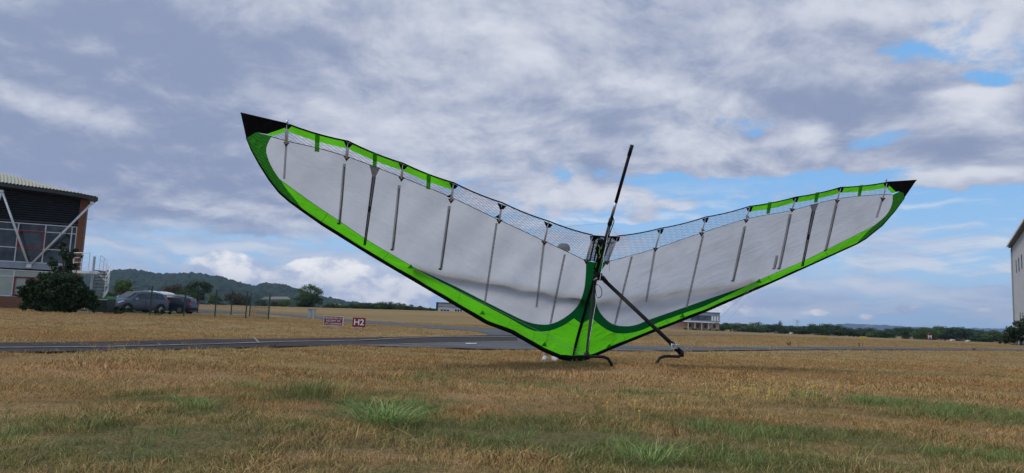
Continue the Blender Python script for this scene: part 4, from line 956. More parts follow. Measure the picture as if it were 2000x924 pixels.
# ------------------------------------------------------------------ security fence
def fence(posts, label, wires=True):
    e0 = None
    for i, (u, v0, v1, y) in enumerate(posts):
        P = at(u, v0, y); zb = T(P.x, y)
        if e0 is None: e0 = empty('mesh_fence', (P.x, y, zb), label, 'fence')
        mb = MB(); mb.box((P.x-.035, y-.035, zb-.1), (P.x+.035, y+.035, P.z)); mb.obj('post', MATS['green_post'], e0, world=True)
    for (a, b) in zip(posts, posts[1:]):
        A = at(a[0], a[1], a[3]); B = at(b[0], b[1], b[3]); mb = MB()
        L = (B-A).length; n = int(L/.10)
        za, zb = T(A.x, A.y), T(B.x, B.y)
        for k in range(1, n):
            t = k/n; p = A.lerp(B, t); mb.tube([(p.x, p.y, za+(zb-za)*t+.05), (p.x, p.y, p.z)], .0022, 3, False)
        for k in range(8):
            h_ = k/7; mb.tube([(A.x, A.y, za+.05+(A.z-za-.05)*h_), (B.x, B.y, zb+.05+(B.z-zb-.05)*h_)], .006 if k in (0, 7) else .004, 3, False)
        mb.obj('mesh_panel', MATS['green_post'], e0, world=True)
fence([(228, 555, 607, 44), (298, 558.5, 608, 46), (364, 562, 611, 47), (424, 566, 613, 48), (484, 570, 613.5, 48.5), (528, 572, 615, 48.5)], 'tall dark green mesh fence in front of the parked cars')
fence([(364, 565, 611, 66), (390, 566, 611, 64), (455, 568, 611, 60), (491, 571.5, 611, 58), (528, 574, 613, 50)], 'lower green mesh fence running back behind the first fence')
# ------------------------------------------------------------------ vehicles
def lerp(a, b, t): return a+(b-a)*t
def make_car(name, label, paint, L=4.4, Wd=1.82, Hh=1.62, van=False, group='cars parked behind the fence'):
    """x forward; built on stations along the length"""
    e = empty(name, (0, 0, 0), label, 'camper van' if van else 'car', None if van else group)
    # (x fraction from rear, shoulder z, roof z, half-width shoulder, half-width roof)
    if van: ST = [(0, 1.0, 2.0, .92, .90), (.02, 1.05, 2.45, .97, .93), (.3, 1.05, 2.55, 1, .93), (.7, 1.05, 2.52, 1, .92), (.78, 1.05, 2.2, 1, .9), (.86, 1.08, 1.3, .98, .8), (.97, .95, 1.0, .9, .7), (1., .6, .65, .8, .6)]
    else: ST = [(0, .62, .70, .80, .60), (.015, .92, 1.05, .90, .66), (.05, 1.02, 1.38, .95, .66), (.12, 1.03, 1.54, .98, .68), (.30, 1.01, 1.62, 1, .69), (.50, .99, 1.60, 1, .69), (.60, .97, 1.50, 1, .67), (.70, .96, 1.22, .99, .66), (.775, .95, 1.03, .98, .70), (.88, .86, .93, .95, .68), (.965, .70, .76, .86, .60), (1., .48, .54, .74, .5)]
    k = Hh/1.62 if not van else 1; rows = []
    for f_, zs, zr, ws, wr in ST:
        x = (f_-.5)*L; w = Wd/2; zs *= k; zr *= k
        half = [(w*ws*.86, .20), (w*ws*.98, .38), (w*ws, zs*.62), (w*ws*.97, zs), (lerp(w*ws*.95, w*wr, .86), lerp(zs, zr, .86)), (w*wr*.78, zr), (0, zr+.015)]
        rows.append([V((x, -a, b)) for a, b in half]+[V((x, a, b)) for a, b in half[-2::-1]])
    mb = MB(); m_ = len(rows[0]); mb.v = [tuple(q) for r_ in rows for q in r_]
    mb.f = [(i*m_+j, (i+1)*m_+j, (i+1)*m_+j+1, i*m_+j+1) for i in range(len(rows)-1) for j in range(m_-1)]+[tuple(range(m_)), tuple((len(rows)-1)*m_+j for j in range(m_))[::-1]]
    bo = mb.obj('body', MATS[paint], e, True)
    try:
        md = bo.modifiers.new('round', 'SUBSURF'); md.levels = 1; md.render_levels = 2
    except Exception: pass
    def side_pt(s, x, t, off=.012):
        fx = x/L+.5
        for a, b in zip(ST, ST[1:]):
            if a[0] <= fx <= b[0]:
                q = (fx-a[0])/(b[0]-a[0]); zs, zr, ws, wr = [lerp(a[i], b[i], q) for i in (1, 2, 3, 4)]; break
        zs *= k; zr *= k; w = Wd/2; y0, z0_ = w*ws*.965, zs; y1, z1 = lerp(w*ws*.95, w*wr, .86), lerp(zs, zr, .86)
        return V((x, s*(lerp(y0, y1, t)+off), lerp(z0_, z1, t)))
    wins = [(.11, .27), (.285, .475), (.49, .70)] if not van else [(.12, .3), (.34, .56), (.72, .84)]
    for s in (-1, 1):
        for a, b in wins:
            xa, xb = (a-.5)*L, (b-.5)*L
            lo_ = [side_pt(s, lerp(xa, xb, q/6), .08) for q in range(7)]; hi_ = [side_pt(s, lerp(xa, xb, q/6), .84) for q in range(7)]
            if b == .70: hi_ = [side_pt(s, lerp(xa, xb-.10*L, q/6), .84) for q in range(7)]
            if a == .11: hi_ = [side_pt(s, lerp(xa+.02*L, xb, q/6), .84) for q in range(7)]
            mb = MB(); pl_ = lo_+hi_[::-1]; mb.prism(pl_, (0, s*.006, 0)); mb.obj('side_window', MATS['car_glass'], e)
        for fx in (.185, .80):
            x = (fx-.5)*L; mb = MB(); mb.tube([(x, s*(Wd/2-.20), .32), (x, s*(Wd/2+.005), .32)], .33, 18); wv = mb.obj('wheel', MATS['tyre'], e)
            mb = MB(); mb.tube([(x, s*(Wd/2-.02), .32), (x, s*(Wd/2+.014), .32)], .17, 12)
            for q in range(5):
                a = q*1.2566; mb.box((-.02, 0, .1), (.02, .02, .225), Matrix.Translation((x, s*(Wd/2+.006)-(.01 if s < 0 else 0), .32)) @ Matrix.Rotation(a, 4, 'Y'))
            mb.obj('rim', MATS['rim'], wv)
            mb = MB(); arc = [(x+.385*math.cos(t), s*(Wd/2+.002), .33+.385*math.sin(t)) for t in np.linspace(-.2, math.pi+.2, 14)]; mb.tube(arc, .035, 5); mb.obj('wheel_arch', MATS['tyre'], e)
        mb = MB(); x = (.665-.5)*L; mb.box((-.06, 0, -.07), (.09, .17, .07), Matrix.Translation((x, s*(Wd/2+.02)-(.17 if s < 0 else 0), 1.02*k))); mb.obj('mirror', MATS['alu'], e)
        mb = MB(); x = (.925-.5)*L; mb.prism([(x-.30, s*Wd*.455, .80*k), (x+.10, s*Wd*.40, .66*k), (x+.13, s*Wd*.37, .74*k), (x-.25, s*Wd*.435, .87*k)], (0, s*.03, .0)); mb.obj('headlight', MATS['lamp_glass'], e)
        mb = MB(); x = (.012-.5)*L; mb.box((-.05, -.10, -.12), (.10, .07, .12), Matrix.Translation((x, s*Wd*.41, .92*k))); mb.obj('tail_light', MATS['tail_red'], e)
        for fx in (.34, .53):
            mb = MB(); mb.box((-.09, -.015, -.015), (.09, .015, .015), Matrix.Translation(((fx-.5)*L, s*(Wd/2+.01), .86*k))); mb.obj('door_handle', MATS[paint], e)
        mb = MB(); mb.box((-.27*L, -.03, .20), (.26*L, .02, .27), Matrix.Translation((0, s*(Wd/2-.0), 0))); mb.obj('sill', MATS['tyre'], e)
        for fx in (.48,):
            mb = MB(); mb.box((-.006, -.004, .3), (.006, .004, .95*k), Matrix.Translation(((fx-.5)*L, s*(Wd/2+.003), 0))); mb.obj('door_gap', MATS['tyre'], e)
    def across(fx0, fx1, name_, t0=.0, t1=1., w_=.9):
        def row(fx):
            for a, b in zip(ST, ST[1:]):
                if a[0] <= fx <= b[0]:
                    q = (fx-a[0])/(b[0]-a[0]); return lerp(a[2], b[2], q)*k, lerp(a[4], b[4], q)
        z0_, w0 = row(fx0); z1, w1 = row(fx1); dn = V((fx1-fx0, 0, 0)); d = V(((fx1-fx0)*L, 0, z1-z0_)); nrm_ = V((-d.z, 0, d.x)).normalized()
        if nrm_.z < 0: nrm_ = -nrm_
        o_ = nrm_*.02; mb = MB()
        mb.prism([V(((fx0-.5)*L, -w0*Wd/2*w_, z0_))+o_, V(((fx1-.5)*L, -w1*Wd/2*w_*1.08, z1))+o_, V(((fx1-.5)*L, w1*Wd/2*w_*1.08, z1))+o_, V(((fx0-.5)*L, w0*Wd/2*w_, z0_))+o_], nrm_*.01)
        mb.obj(name_, MATS['car_glass'], e)
    if van: across(.785, .85, 'windscreen')
    else:
        across(.60, .765, 'windscreen'); across(.02, .052, 'rear_window')
    mb = MB(); mb.box((-.03, -Wd*.30, .30), (.03, Wd*.30, .52), Matrix.Translation(((.992-.5)*L, 0, 0))); mb.obj('grille', MATS['tyre'], e)
    mb = MB(); mb.box((-.02, -.26, .36), (.02, .26, .47), Matrix.Translation(((1.003-.5)*L, 0, .02))); mb.obj('number_plate', MATS['sign_white'], e)
    mb = MB(); mb.box((-.03, -Wd*.36, .28), (.03, Wd*.36, .50), Matrix.Translation(((.0-.5)*L, 0, .02))); mb.obj('rear_bumper', MATS['tyre'], e)
    if not van:
        for s in (-1, 1):
            mb = MB(); mb.tube([((.16-.5)*L, s*Wd*.33, 1.60*k), ((.3-.5)*L, s*Wd*.33, 1.68*k), ((.5-.5)*L, s*Wd*.33, 1.66*k)], .015, 5); mb.obj('roof_rail', MATS['alu'], e)
    return e
def place(e, u, v, y, rz, dz_=0.): P = at(u, v, y); e.location = (P.x, y, T(P.x, y)+dz_); e.rotation_euler = (0, 0, rad(rz))
c = make_car('parked_car', 'dark grey people carrier parked nose left behind the mesh fence', 'paint_grey', 4.5, 1.85, 1.68); place(c, 266, 600, 54.5, 243)
c = make_car('parked_car', 'dark blue hatchback parked with its red tail light showing, right of the grey car', 'paint_navy', 4.2, 1.78, 1.48); place(c, 330, 600, 58.5, 178)
c = make_car('parked_car', 'pale blue car mostly hidden behind the grey car and the waste container', 'paint_pale', 4.2, 1.75, 1.35); place(c, 238, 600, 62, 200)
c = make_car('parked_van', 'white camper van with a dark stripe behind the two dark cars', 'paint_white', 5.2, 2.0, 2.0, van=True); place(c, 312, 600, 76, 8, -.62)
mb = MB(); mb.box((-2.55, -1.012, 1.75), (1.3, -1.0, 2.05)); mb.obj('stripe', MATS['paint_navy'], c)
# ------------------------------------------------------------------ hangar on the right
hb = gp(1988, 674); 
Yc = 84.; Pc = at(1976, 484, Yc); PR = at(2000, 452, 84*178/214)
dr = V((PR.x-Pc.x, PR.y-Pc.y, 0)); dr.normalize()
ha = empty('hangar', (Pc.x, Yc, 0), 'tall pale grey hangar with narrow vertical windows at the right edge', 'building', rz=math.atan2(dr.y, dr.x))
HZ = Pc.z; LN = 26.
def hl(u, v, yo=0.):
    X_ = dr; Y_ = V((-dr.y, dr.x, 0)); Pp = V((Pc.x, Yc, 0))+Y_*yo; d = ray(u, v); t = (Pp-O).dot(Y_)/d.dot(Y_); q = O+d*t-V((Pc.x, Yc, 0)); return q.dot(X_), q.z
mb = MB(); mb.box((0, 0, -.5), (LN, 18, HZ)); mb.obj('wall', MATS['hangar_wall'], ha)
n_p = 14
for i in range(1, n_p*2):
    mb = MB(); x = LN*i/(n_p*2); mb.box((x-.015, -.025, -.4), (x+.015, -.0, HZ-.3)); mb.obj('cladding_rib', MATS['clad_white'], ha)
mb = MB(); mb.box((-.02, -.06, -.4), (.45, -.026, HZ)); mb.box((.46, -.16, -.4), (.62, -.027, HZ-.2)); mb.obj('corner_downpipe', MATS['clad_grey'], ha)
mb = MB(); mb.box((-.16, -.08, -.4), (-.0, .3, HZ)); mb.obj('corner_flashing', MATS['clad_white'], ha)
mb = MB(); mb.box((-.3, -.32, HZ), (LN, .0, HZ+.18)); mb.obj('fascia', MATS['fascia_dark'], ha)
mb = MB(); mb.prism([(-.4, -.40, HZ+.18), (-.4, 9, HZ+1.6), (-.4, 18.4, HZ+.18)], (LN+.7, 0, 0)); mb.obj('roof', MATS['clad_white'], ha)
mb = MB(); mb.box((-.42, -.52, HZ+.10), (LN, -.405, HZ+.32)); mb.obj('gutter', MATS['white_metal'], ha)
for (u0, v0, v1) in ((1985, 508, 534), (1990, 503, 530.5), (1995.5, 497, 526), (1993, 610, 631), (1998, 610, 631), (2004, 492, 522), (2010, 487, 518)):
    x, z1 = hl(u0, v0); _, z0 = hl(u0, v1)
    mb = MB(); mb.box((x-.2, -.05, z0), (x+.2, -.026, z1)); f_ = mb.obj('window', MATS['fascia_dark'], ha)
    mb = MB(); mb.box((x-.10, -.06, z0+.08), (x+.10, -.052, z1-.08)); mb.obj('pane', MATS['bin_dark'], f_)
# ------------------------------------------------------------------ far office block right of the wing
yb = 230.; a = at(1290, 640, yb); zb0 = T(a.x, yb); zt = at(1404, 612, yb).z-zb0; sc = yb/F
ob = empty('office_block', (a.x, yb, T(a.x, yb)), 'low grey and orange office block partly hidden behind the right wing', 'building')
Wb = 114*sc
mb = MB(); mb.box((0, 0, -1), (Wb, 16, zt-2.9)); mb.obj('lower_wall', MATS['clad_orange'], ob)
mb = MB(); mb.box((-.2, -.6, zt-2.9), (Wb, 16, zt)); mb.obj('upper_wall', MATS['clad_grey'], ob)
mb = MB(); mb.box((-.3, -.75, zt), (Wb+.1, 16.2, zt+.2)); mb.obj('parapet', MATS['fascia_dark'], ob)
mb = MB(); mb.box((-.2, -.7, zt-3.05), (Wb, -.3, zt-2.9)); mb.obj('ledge', MATS['white_metal'], ob)
zz = lambda v: at(1370, v, yb).z-zb0
xb = lambda u: (u-1290)*sc
mb = MB(); mb.box((xb(1348), -.66, zz(626)), (xb(1386), -.60, zz(616))); wn = mb.obj('ribbon_window', MATS['window_glass'], ob)
for k in range(8): mb = MB(); x = lerp(xb(1348), xb(1386), k/7); mb.box((x-.07, -.72, zz(626)), (x+.07, -.661, zz(616))); mb.obj('mullion', MATS['fascia_dark'], wn)
for k in range(3):
    mb = MB(); x = xb(1389.5+5.2*k); z0 = zz(625.5); mb.prism([(x-.32, -.62, z0), (x+.32, -.62, z0), (x+.1, -.62, z0+1.5), (x-.25, -.62, z0+1.3)], (0, .02, 0)); mb.obj('white_emblem', MATS['sign_white'], ob)
for u in (1392, 1375, 1360, 1345): mb = MB(); mb.box((xb(u), -.03, .6), (xb(u+5), -.004, 1.8)); mb.obj('window', MATS['window_glass'], ob)
mb = MB(); mb.box((xb(1335), -4.6, zt-3.2), (xb(1388), -.61, zt-3.06)); mb.obj('canopy', MATS['white_metal'], ob)
for u in (1337, 1350, 1363, 1376): mb = MB(); mb.tube([(xb(u), -4.4, -.5), (xb(u), -4.4, zt-3.2)], .09, 6); mb.obj('canopy_post', MATS['white_metal'], ob)
# long low shed left of the wing
yb = 190.; a = at(853, 600, yb); zt = at(870, 592.5, yb).z; sc = yb/F
ls = empty('long_shed', (a.x, yb, 0), 'long low pale industrial shed with dark roof edge beyond the grass bank', 'building')
Wb = 150*sc; mb = MB(); mb.box((0, 0, 0), (Wb, 14, zt)); mb.obj('wall', MATS['clad_white'], ls)
mb = MB(); mb.box((-.2, -.4, zt), (Wb, 14.4, zt+.22)); mb.box((-.2, -.06, 0), (.35, -.0, zt)); mb.obj('roof', MATS['fascia_dark'], ls)
mb = MB(); mb.box((.36, -.05, zt-.95), (Wb, -.0, zt-.85)); mb.obj('gutter', MATS['fascia_dark'], ls)
for u0, u1 in ((860, 878), (888, 903), (912, 930)):
    zt2 = at((u0+u1)/2, 604.5, yb).z+.0; zb2 = zt2-.9
    mb = MB(); mb.box(((u0-853)*sc, -.06, zb2), ((u1-853)*sc, -.002, zt2)); wn = mb.obj('window', MATS['window_glass'], ls)
    for k in range(4): mb = MB(); x = lerp((u0-853)*sc, (u1-853)*sc, k/3); mb.box((x-.06, -.10, zb2), (x+.06, -.061, zt2)); mb.obj('mullion', MATS['white_metal'], wn)
# electricity pylon far away
yb = 900.; a = at(1557, 625, yb); e = empty('pylon', (a.x, yb, 0), 'tiny lattice electricity pylon behind the right tree line', 'pylon')
mb = MB(); hz = a.z
for sx in (-1, 1):
    for sy in (-1, 1): mb.tube([(sx*2.2, sy*2.2, 0), (sx*.5, sy*.5, hz)], .14, 4)
for k in range(8):
    z0 = hz*k/8; w0 = 2.2-1.7*k/8; z1 = hz*(k+1)/8; w1 = 2.2-1.7*(k+1)/8
    mb.tube([(-w0, -w0, z0), (w1, -w1, z1)], .08, 3); mb.tube([(w0, -w0, z0), (-w1, -w1, z1)], .08, 3)
mb.obj('mast', MATS['grey_metal'], e)
for q in (.72, .84, .95): mb = MB(); mb.tube([(-4, 0, hz*q), (0, 0, hz*q+.8), (4, 0, hz*q)], .14, 4); mb.obj('cross_arm', MATS['grey_metal'], e)
for u, v, w, lab in ((1545, 654.5, 5, 'small white box in the far grass left of the conifer'), (1860, 660, 10, 'long low white object below the right tree line'), (1890, 659.5, 8, 'short pale object below the right end of the tree line')):
    y = 110; P = at(u, v, y); e = empty('white_box', (P.x, y, T(P.x, y)), lab, 'box'); ww = w*y/F*.6
    mb = MB(); mb.box((-ww/2, -.3, -.05), (ww/2, .3, .16)); mb.prism([(-ww/2-.04, -.34, .16), (-ww/2-.04, .34, .16), (-ww/2-.04, 0, .21)], (ww+.08, 0, 0)); mb.obj('body', MATS['strap_grey'], e); mb = MB(); mb.box((-ww*.3, -.32, .05), (ww*.3, -.301, .13)); mb.obj('panel', MATS['clad_grey'], e)
# ================================================================== hills
m, nt = newmat('wooded_hill')
g = node(nt, 'ShaderNodeNewGeometry', out=0)
a_ = noise(nt, g, .022, 6, .65); b_ = noise(nt, g, .12, 4, .7)
col = mix(nt, a_.ss(.38, .62), (.018, .034, .016), (.036, .056, .024)); col = mix(nt, b_.ss(.4, .7)*.6, col, (.018, .030, .014))
fld = noise(nt, g, .0042, 2, .4).ss(.665, .69)
col = mix(nt, fld*.8, col, (.26, .22, .10))
sh = node(nt, 'ShaderNodeBsdfPrincipled', {'Base Color': col, 'Roughness': .95, 'Specular IOR Level': .1})
nt.links.new(sh.o, nt.nodes.new('ShaderNodeOutputMaterial').inputs[0])
pm('far_field', (.16, .13, .085), (.13, .11, .065), .01, .95)
def hill(name, label, prof, y0, y1, canopy=7., nx=620, ny=46, cell=13.):
    """prof: skyline (u, v); the crest stands at y1, the foot at y0"""
    us = [q[0] for q in prof]; vs_ = [q[1] for q in prof]; pts = []
    for j in range(ny+6):
        t = j/ny; y = y0+(y1-y0)*t
        for i in range(nx):
            u = us[0]+(us[-1]-us[0])*i/(nx-1); v = float(np.interp(u, us, vs_)); top = at(u, v, y1).z-canopy*.8
            x = at(u, v, y1).x*(y/y1)
            k = sstep(0, 1, min(t, 1))**1.0 if t <= 1 else 1-.25*(t-1)*6
            z = top*k*(1+.10*mnoise.noise(V((x*.002, y*.003, 1))))if top > 0 else top*k
            vo = mnoise.voronoi(V((x/cell, y/cell, 0))); dd = vo[0][0]; hs_ = abs(math.sin(vo[1][0].x*91.7+vo[1][0].y*37.3))
            z += canopy*(.30+1.0*hs_**1.5)*(max(0, 1-dd*1.3))**.55
            pts.append((x, y, z-1))
    return grid_obj(name, pts, nx, ny+6, 'wooded_hill', label, False)
hill('hills', 'wooded dark blue green ridge behind the left field', [(-200, 560), (0, 548), (120, 540), (190, 533), (225, 527), (262, 526), (300, 533), (350, 534), (372, 531), (395, 534), (432, 539), (455, 546), (480, 555), (497, 557), (515, 552), (540, 554), (560, 558), (585, 566), (625, 580), (650, 583), (680, 590), (720, 594), (780, 599), (850, 606), (900, 612)], 1000, 1900, canopy=11., nx=1100, ny=130, cell=17.)
hill('hills', 'low far ridge fading into blue haze on the right', [(1500, 640), (1580, 636), (1620, 634), (1670, 632), (1730, 634), (1790, 637), (1850, 640), (1940, 641), (2050, 643)], 7600, 8600, canopy=16., nx=300, ny=40, cell=90.)
def field_patch(u0, u1, v0, v1, y, lab):
    A, B, C_, D = at(u0, v1, y), at(u1, v1, y), at(u1-6, v0, y+60), at(u0+10, v0, y+60)
    mb = MB(); mb.add([A, B, C_, D], [(0, 1, 2, 3)]); tag(mb.obj('far_field', MATS['far_field']), lab, kind='structure')
field_patch(508, 568, 579.5, 584.5, 880, 'tan harvested field below the wooded ridge')
field_patch(640, 668, 593, 595.5, 880, 'pale field right of the lone tree')
# small pale house on the ridge
y = 1800.; P = at(238, 533.5, y); e = empty('house', (P.x, y, P.z), 'tiny pale house among the trees on the ridge', 'house')
mb = MB(); mb.box((-9, -4, -12), (9, 4, 3)); mb.obj('wall', MATS['clad_orange'], e); mb = MB(); mb.prism([(-9.5, -4.5, 3), (-9.5, 4.5, 3), (-9.5, 0, 6)], (19, 0, 0)); mb.obj('roof', MATS['brick_mat'], e)
for q in (-5, 0, 5): mb = MB(); mb.box((q-1, -4.1, 0), (q+1, -4.01, 2.5)); mb.obj('window', MATS['window_glass'], e)
# ================================================================== person behind the wing (shoes and shins show below the leading edge)
py = 11.75; pf = at(1073, 703.5, py); gz = G(pf.x, py)-.004
pe = empty('person', (pf.x, py, gz), 'person in white trainers standing behind the wing, only lower legs showing beneath it', 'person')
hh = at(1100, 476, py).z-gz; hx = at(1101, 480, py).x-pf.x; k = hh/1.80
LX = (at(1065, 700, py).x-pf.x, at(1083, 700, py).x-pf.x)
J = {'pel': (.5*(LX[0]+LX[1])*.5+hx*.55, .05, .98), 'sp': (hx*.75, .06, 1.22), 'ch': (hx*.9, .04, 1.42), 'nk': (hx, .02, 1.54), 'hd': (hx, 0, 1.63)}
vv = []; ed = []; ra = []
def jv(p, r_): vv.append(V((p[0], p[1], p[2]*k))); ra.append(r_); return len(vv)-1
pel = jv(J['pel'], (.155, .115)); spn = jv(J['sp'], (.145, .105)); chs = jv(J['ch'], (.175, .115)); nk = jv(J['nk'], (.06, .06)); hd0 = jv((hx, -.01, 1.60), (.065, .07)); hd1 = jv((hx, -.015, 1.69), (.082, .098)); hd2 = jv((hx, 0, 1.76), (.07, .085))
ed += [(pel, spn), (spn, chs), (chs, nk), (nk, hd0), (hd0, hd1), (hd1, hd2)]
for s, lx in ((-1, LX[0]), (1, LX[1])):
    hip = jv((J['pel'][0]+s*.10, .05, .90), (.095, .095)); kn = jv(((J['pel'][0]+s*.1+lx)/2, .01, .50), (.06, .06)); cf = jv(((J['pel'][0]+s*.1)*.25+lx*.75, .06, .34), (.057, .057)); an = jv((lx, .06, .10), (.036, .038)); hl_ = jv((lx, .05, .055), (.04, .04)); to = jv((lx+s*.02, -.12, .04), (.038, .03))
    ed += [(pel, hip), (hip, kn), (kn, cf), (cf, an), (an, hl_), (hl_, to)]
    sh_ = jv((hx*.9+s*.19, .04, 1.42), (.06, .06)); el_ = jv((hx*.9+s*.27, -.02, 1.14), (.043, .043)); wr = jv((hx*.9+s*.22, -.20, .95), (.028, .026)); pa = jv((hx*.9+s*.21, -.26, .90), (.038, .018))
    ed += [(chs, sh_), (sh_, el_), (el_, wr), (wr, pa)]
    for f_ in range(4):
        a0 = jv((hx*.9+s*.21+(f_-1.5)*.018, -.29, .885), (.010, .010)); a1 = jv((hx*.9+s*.21+(f_-1.5)*.02, -.325-.006*(f_ in (1, 2)), .87), (.009, .009)); a2 = jv((hx*.9+s*.21+(f_-1.5)*.02, -.34, .845), (.008, .008)); ed += [(pa, a0), (a0, a1), (a1, a2)]
    t0 = jv((hx*.9+s*.21-s*.035, -.24, .90), (.011, .011)); t1 = jv((hx*.9+s*.21-s*.05, -.275, .885), (.009, .009)); ed += [(wr, t0), (t0, t1)]
me = bpy.data.meshes.new('body'); me.from_pydata(vv, ed, []); me.materials.append(MATS['skin'])
bo = bpy.data.objects.new('body', me); C.objects.link(bo); bo.parent = pe
bo.modifiers.new('skin', 'SKIN')
for i, sv in enumerate(me.skin_vertices[0].data): sv.radius = ra[i]; sv.use_root = (i == 0)
md = bo.modifiers.new('sub', 'SUBSURF'); md.levels = 2; md.render_levels = 2
def P_(i, dx=0, dy=0, dz_=0): return vv[i]+V((dx, dy, dz_))
mb = MB(); mb.tube([P_(pel, 0, 0, -.02), vv[spn], vv[chs], P_(chs, 0, 0, .07)], [.185, .17, .20, .12], 16, flat=.72)
for s, j in ((-1, 0), (1, 1)):
    sh_i = 13+j*(len(vv)-7)//2; 
mb.obj('t_shirt', MATS['cloth_navy'], pe, True)
mb = MB(); mb.tube([P_(pel, 0, 0, .03), P_(pel, 0, 0, -.09)], [.18, .19], 16, flat=.75)
per = (len(vv)-7)//2
for j in (0, 1):
    h0 = 7+j*per; mb.tube([vv[h0]+V((0, 0, .02)), vv[h0].lerp(vv[h0+1], .75)], [.125, .10], 14)
mb.obj('shorts', MATS['cloth_grey'], pe, True)
for j, lx in enumerate(LX):
    s = (-1, 1)[j]; mb = MB(); mb.tube([(lx, .10, .05), (lx, .04, .058), (lx+s*.01, -.06, .048), (lx+s*.02, -.15, .032), (lx+s*.022, -.18, .025)], [.030, .052, .050, .044, .02], 12, flat=.95)
    mb.tube([(lx, .05, .06), (lx, .055, .085)], [.05, .043], 12); sh_o = mb.obj('shoe', MATS['shoe_white'], pe, True)
    mb = MB(); mb.prism([(lx-.045, .12, .0), (lx+.045, .12, .0), (lx+.055, -.08, .0), (lx+.04+s*.02, -.18, .0), (lx-.04+s*.02, -.18, .0), (lx-.055, -.08, .0)], (0, 0, .022)); mb.obj('sole', MATS['sign_white'], sh_o)
mb = MB(); hc = V((hx, -.0, 1.715*k)); 
for i in range(7):
    a = i/6*math.pi/2; 
mb.tube([hc+V((0, 0, -.02)), hc+V((0, 0, .03)), hc+V((0, 0, .07)), hc+V((0, 0, .095)), hc+V((0, 0, .10))], [.108, .108, .088, .05, .01], 16)
mb.prism([hc+V((-.08, -.08, -.015)), hc+V((.08, -.08, -.015)), hc+V((.06, -.18, -.025)), hc+V((-.06, -.18, -.025))], (0, 0, .008)); mb.obj('cap', MATS['cloth_grey'], pe, True)
mb = MB(); fc = V((hx, -.095, 1.66*k)); mb.tube([fc+V((0, .01, .03)), fc+V((0, -.022, -.01)), fc+V((0, 0, -.018))], [.008, .014, .01], 6); mb.obj('nose', MATS['skin'], pe, True)
mb = MB(); mb.tube([fc+V((-.022, .005, -.045)), fc+V((.022, .005, -.045))], .005, 5); mb.obj('mouth', MATS['hair'], pe)
for s in (-1, 1):
    mb = MB(); mb.tube([fc+V((s*.03, .012, .022)), fc+V((s*.03, .0, .022))], [.010, .006], 6); mb.obj('eye', MATS['hair'], pe)
    mb = MB(); mb.tube([fc+V((s*.082, .09, .02)), fc+V((s*.088, .092, -.03))], [.014, .009], 6); mb.obj('ear', MATS['skin'], pe)
# ================================================================== grass
def tuft_mesh(name, n, rad_, h0, h1, w, seed, lean=.6, seg=2):
    r = np.random.RandomState(seed); vs = []; fs = []
    for i in range(n):
        a = r.rand()*6.28; q = rad_*r.rand()**.5; x, y = q*math.cos(a), q*math.sin(a); h_ = h0+(h1-h0)*r.rand()**1.6
        b = r.rand()*6.28; l = lean*(.3+r.rand())*h_; dxx, dyy = math.cos(b)*l, math.sin(b)*l; fa_ = r.rand()*3.14; wx, wy = math.cos(fa_)*w*(.6+.8*r.rand()), math.sin(fa_)*w
        k = len(vs); z0 = -.012
        vs += [(x-wx/2, y-wy/2, z0), (x+wx/2, y+wy/2, z0), (x+dxx*.4+wx*.4, y+dyy*.4+wy*.4, h_*.62), (x+dxx*.4-wx*.4, y+dyy*.4-wy*.4, h_*.62), (x+dxx, y+dyy, h_*(1.0 if r.rand() < .6 else .72))]
        fs += [(k, k+1, k+2, k+3), (k+3, k+2, k+4)]
    me = bpy.data.meshes.new(name); me.from_pydata(vs, [], fs); return me
def scatter(name, label, xy, scales, meshes, mat, kind='stuff'):
    col_ = bpy.data.collections.new(name+'_source')
    for i, me in enumerate(meshes):
        me.materials.append(MATS[mat]); o = bpy.data.objects.new('%s_clump' % name, me); col_.objects.link(o)
    n = len(xy); me = bpy.data.meshes.new(name)
    zz_ = [G(x, y)-.006 for x, y in xy]
    me.from_pydata([(x, y, z) for (x, y), z in zip(xy, zz_)], [], [])
    at_ = me.attributes.new('gs', 'FLOAT', 'POINT'); at_.data.foreach_set('value', np.array(scales, dtype=np.float32))
    at_ = me.attributes.new('gr', 'FLOAT_VECTOR', 'POINT'); rr = np.zeros((n, 3), np.float32); rr[:, 2] = rng.rand(n)*6.28; rr[:, 0] = rng.normal(size=n)*.15; at_.data.foreach_set('vector', rr.ravel())
    o = bpy.data.objects.new(name, me); C.objects.link(o)
    gn = bpy.data.node_groups.new(name+'_gn', 'GeometryNodeTree'); gn.interface.new_socket('Geometry', in_out='INPUT', socket_type='NodeSocketGeometry'); gn.interface.new_socket('Geometry', in_out='OUTPUT', socket_type='NodeSocketGeometry')
    N_ = gn.nodes; gi = N_.new('NodeGroupInput'); go = N_.new('NodeGroupOutput'); iop = N_.new('GeometryNodeInstanceOnPoints'); ci = N_.new('GeometryNodeCollectionInfo')
    ci.inputs['Collection'].default_value = col_; ci.inputs['Separate Children'].default_value = True; ci.inputs['Reset Children'].default_value = True
    a1 = N_.new('GeometryNodeInputNamedAttribute'); a1.data_type = 'FLOAT'; a1.inputs[0].default_value = 'gs'
    a2 = N_.new('GeometryNodeInputNamedAttribute'); a2.data_type = 'FLOAT_VECTOR'; a2.inputs[0].default_value = 'gr'
    iop.inputs['Pick Instance'].default_value = True
    L_ = gn.links; L_.new(gi.outputs[0], iop.inputs['Points']); L_.new(ci.outputs[0], iop.inputs['Instance']); L_.new(a1.outputs[0], iop.inputs['Scale']); L_.new(a2.outputs[0], iop.inputs['Rotation']); L_.new(iop.outputs[0], go.inputs[0])
    md = o.modifiers.new('scatter', 'NODES'); md.node_group = gn
    return tag(o, label, kind=kind)
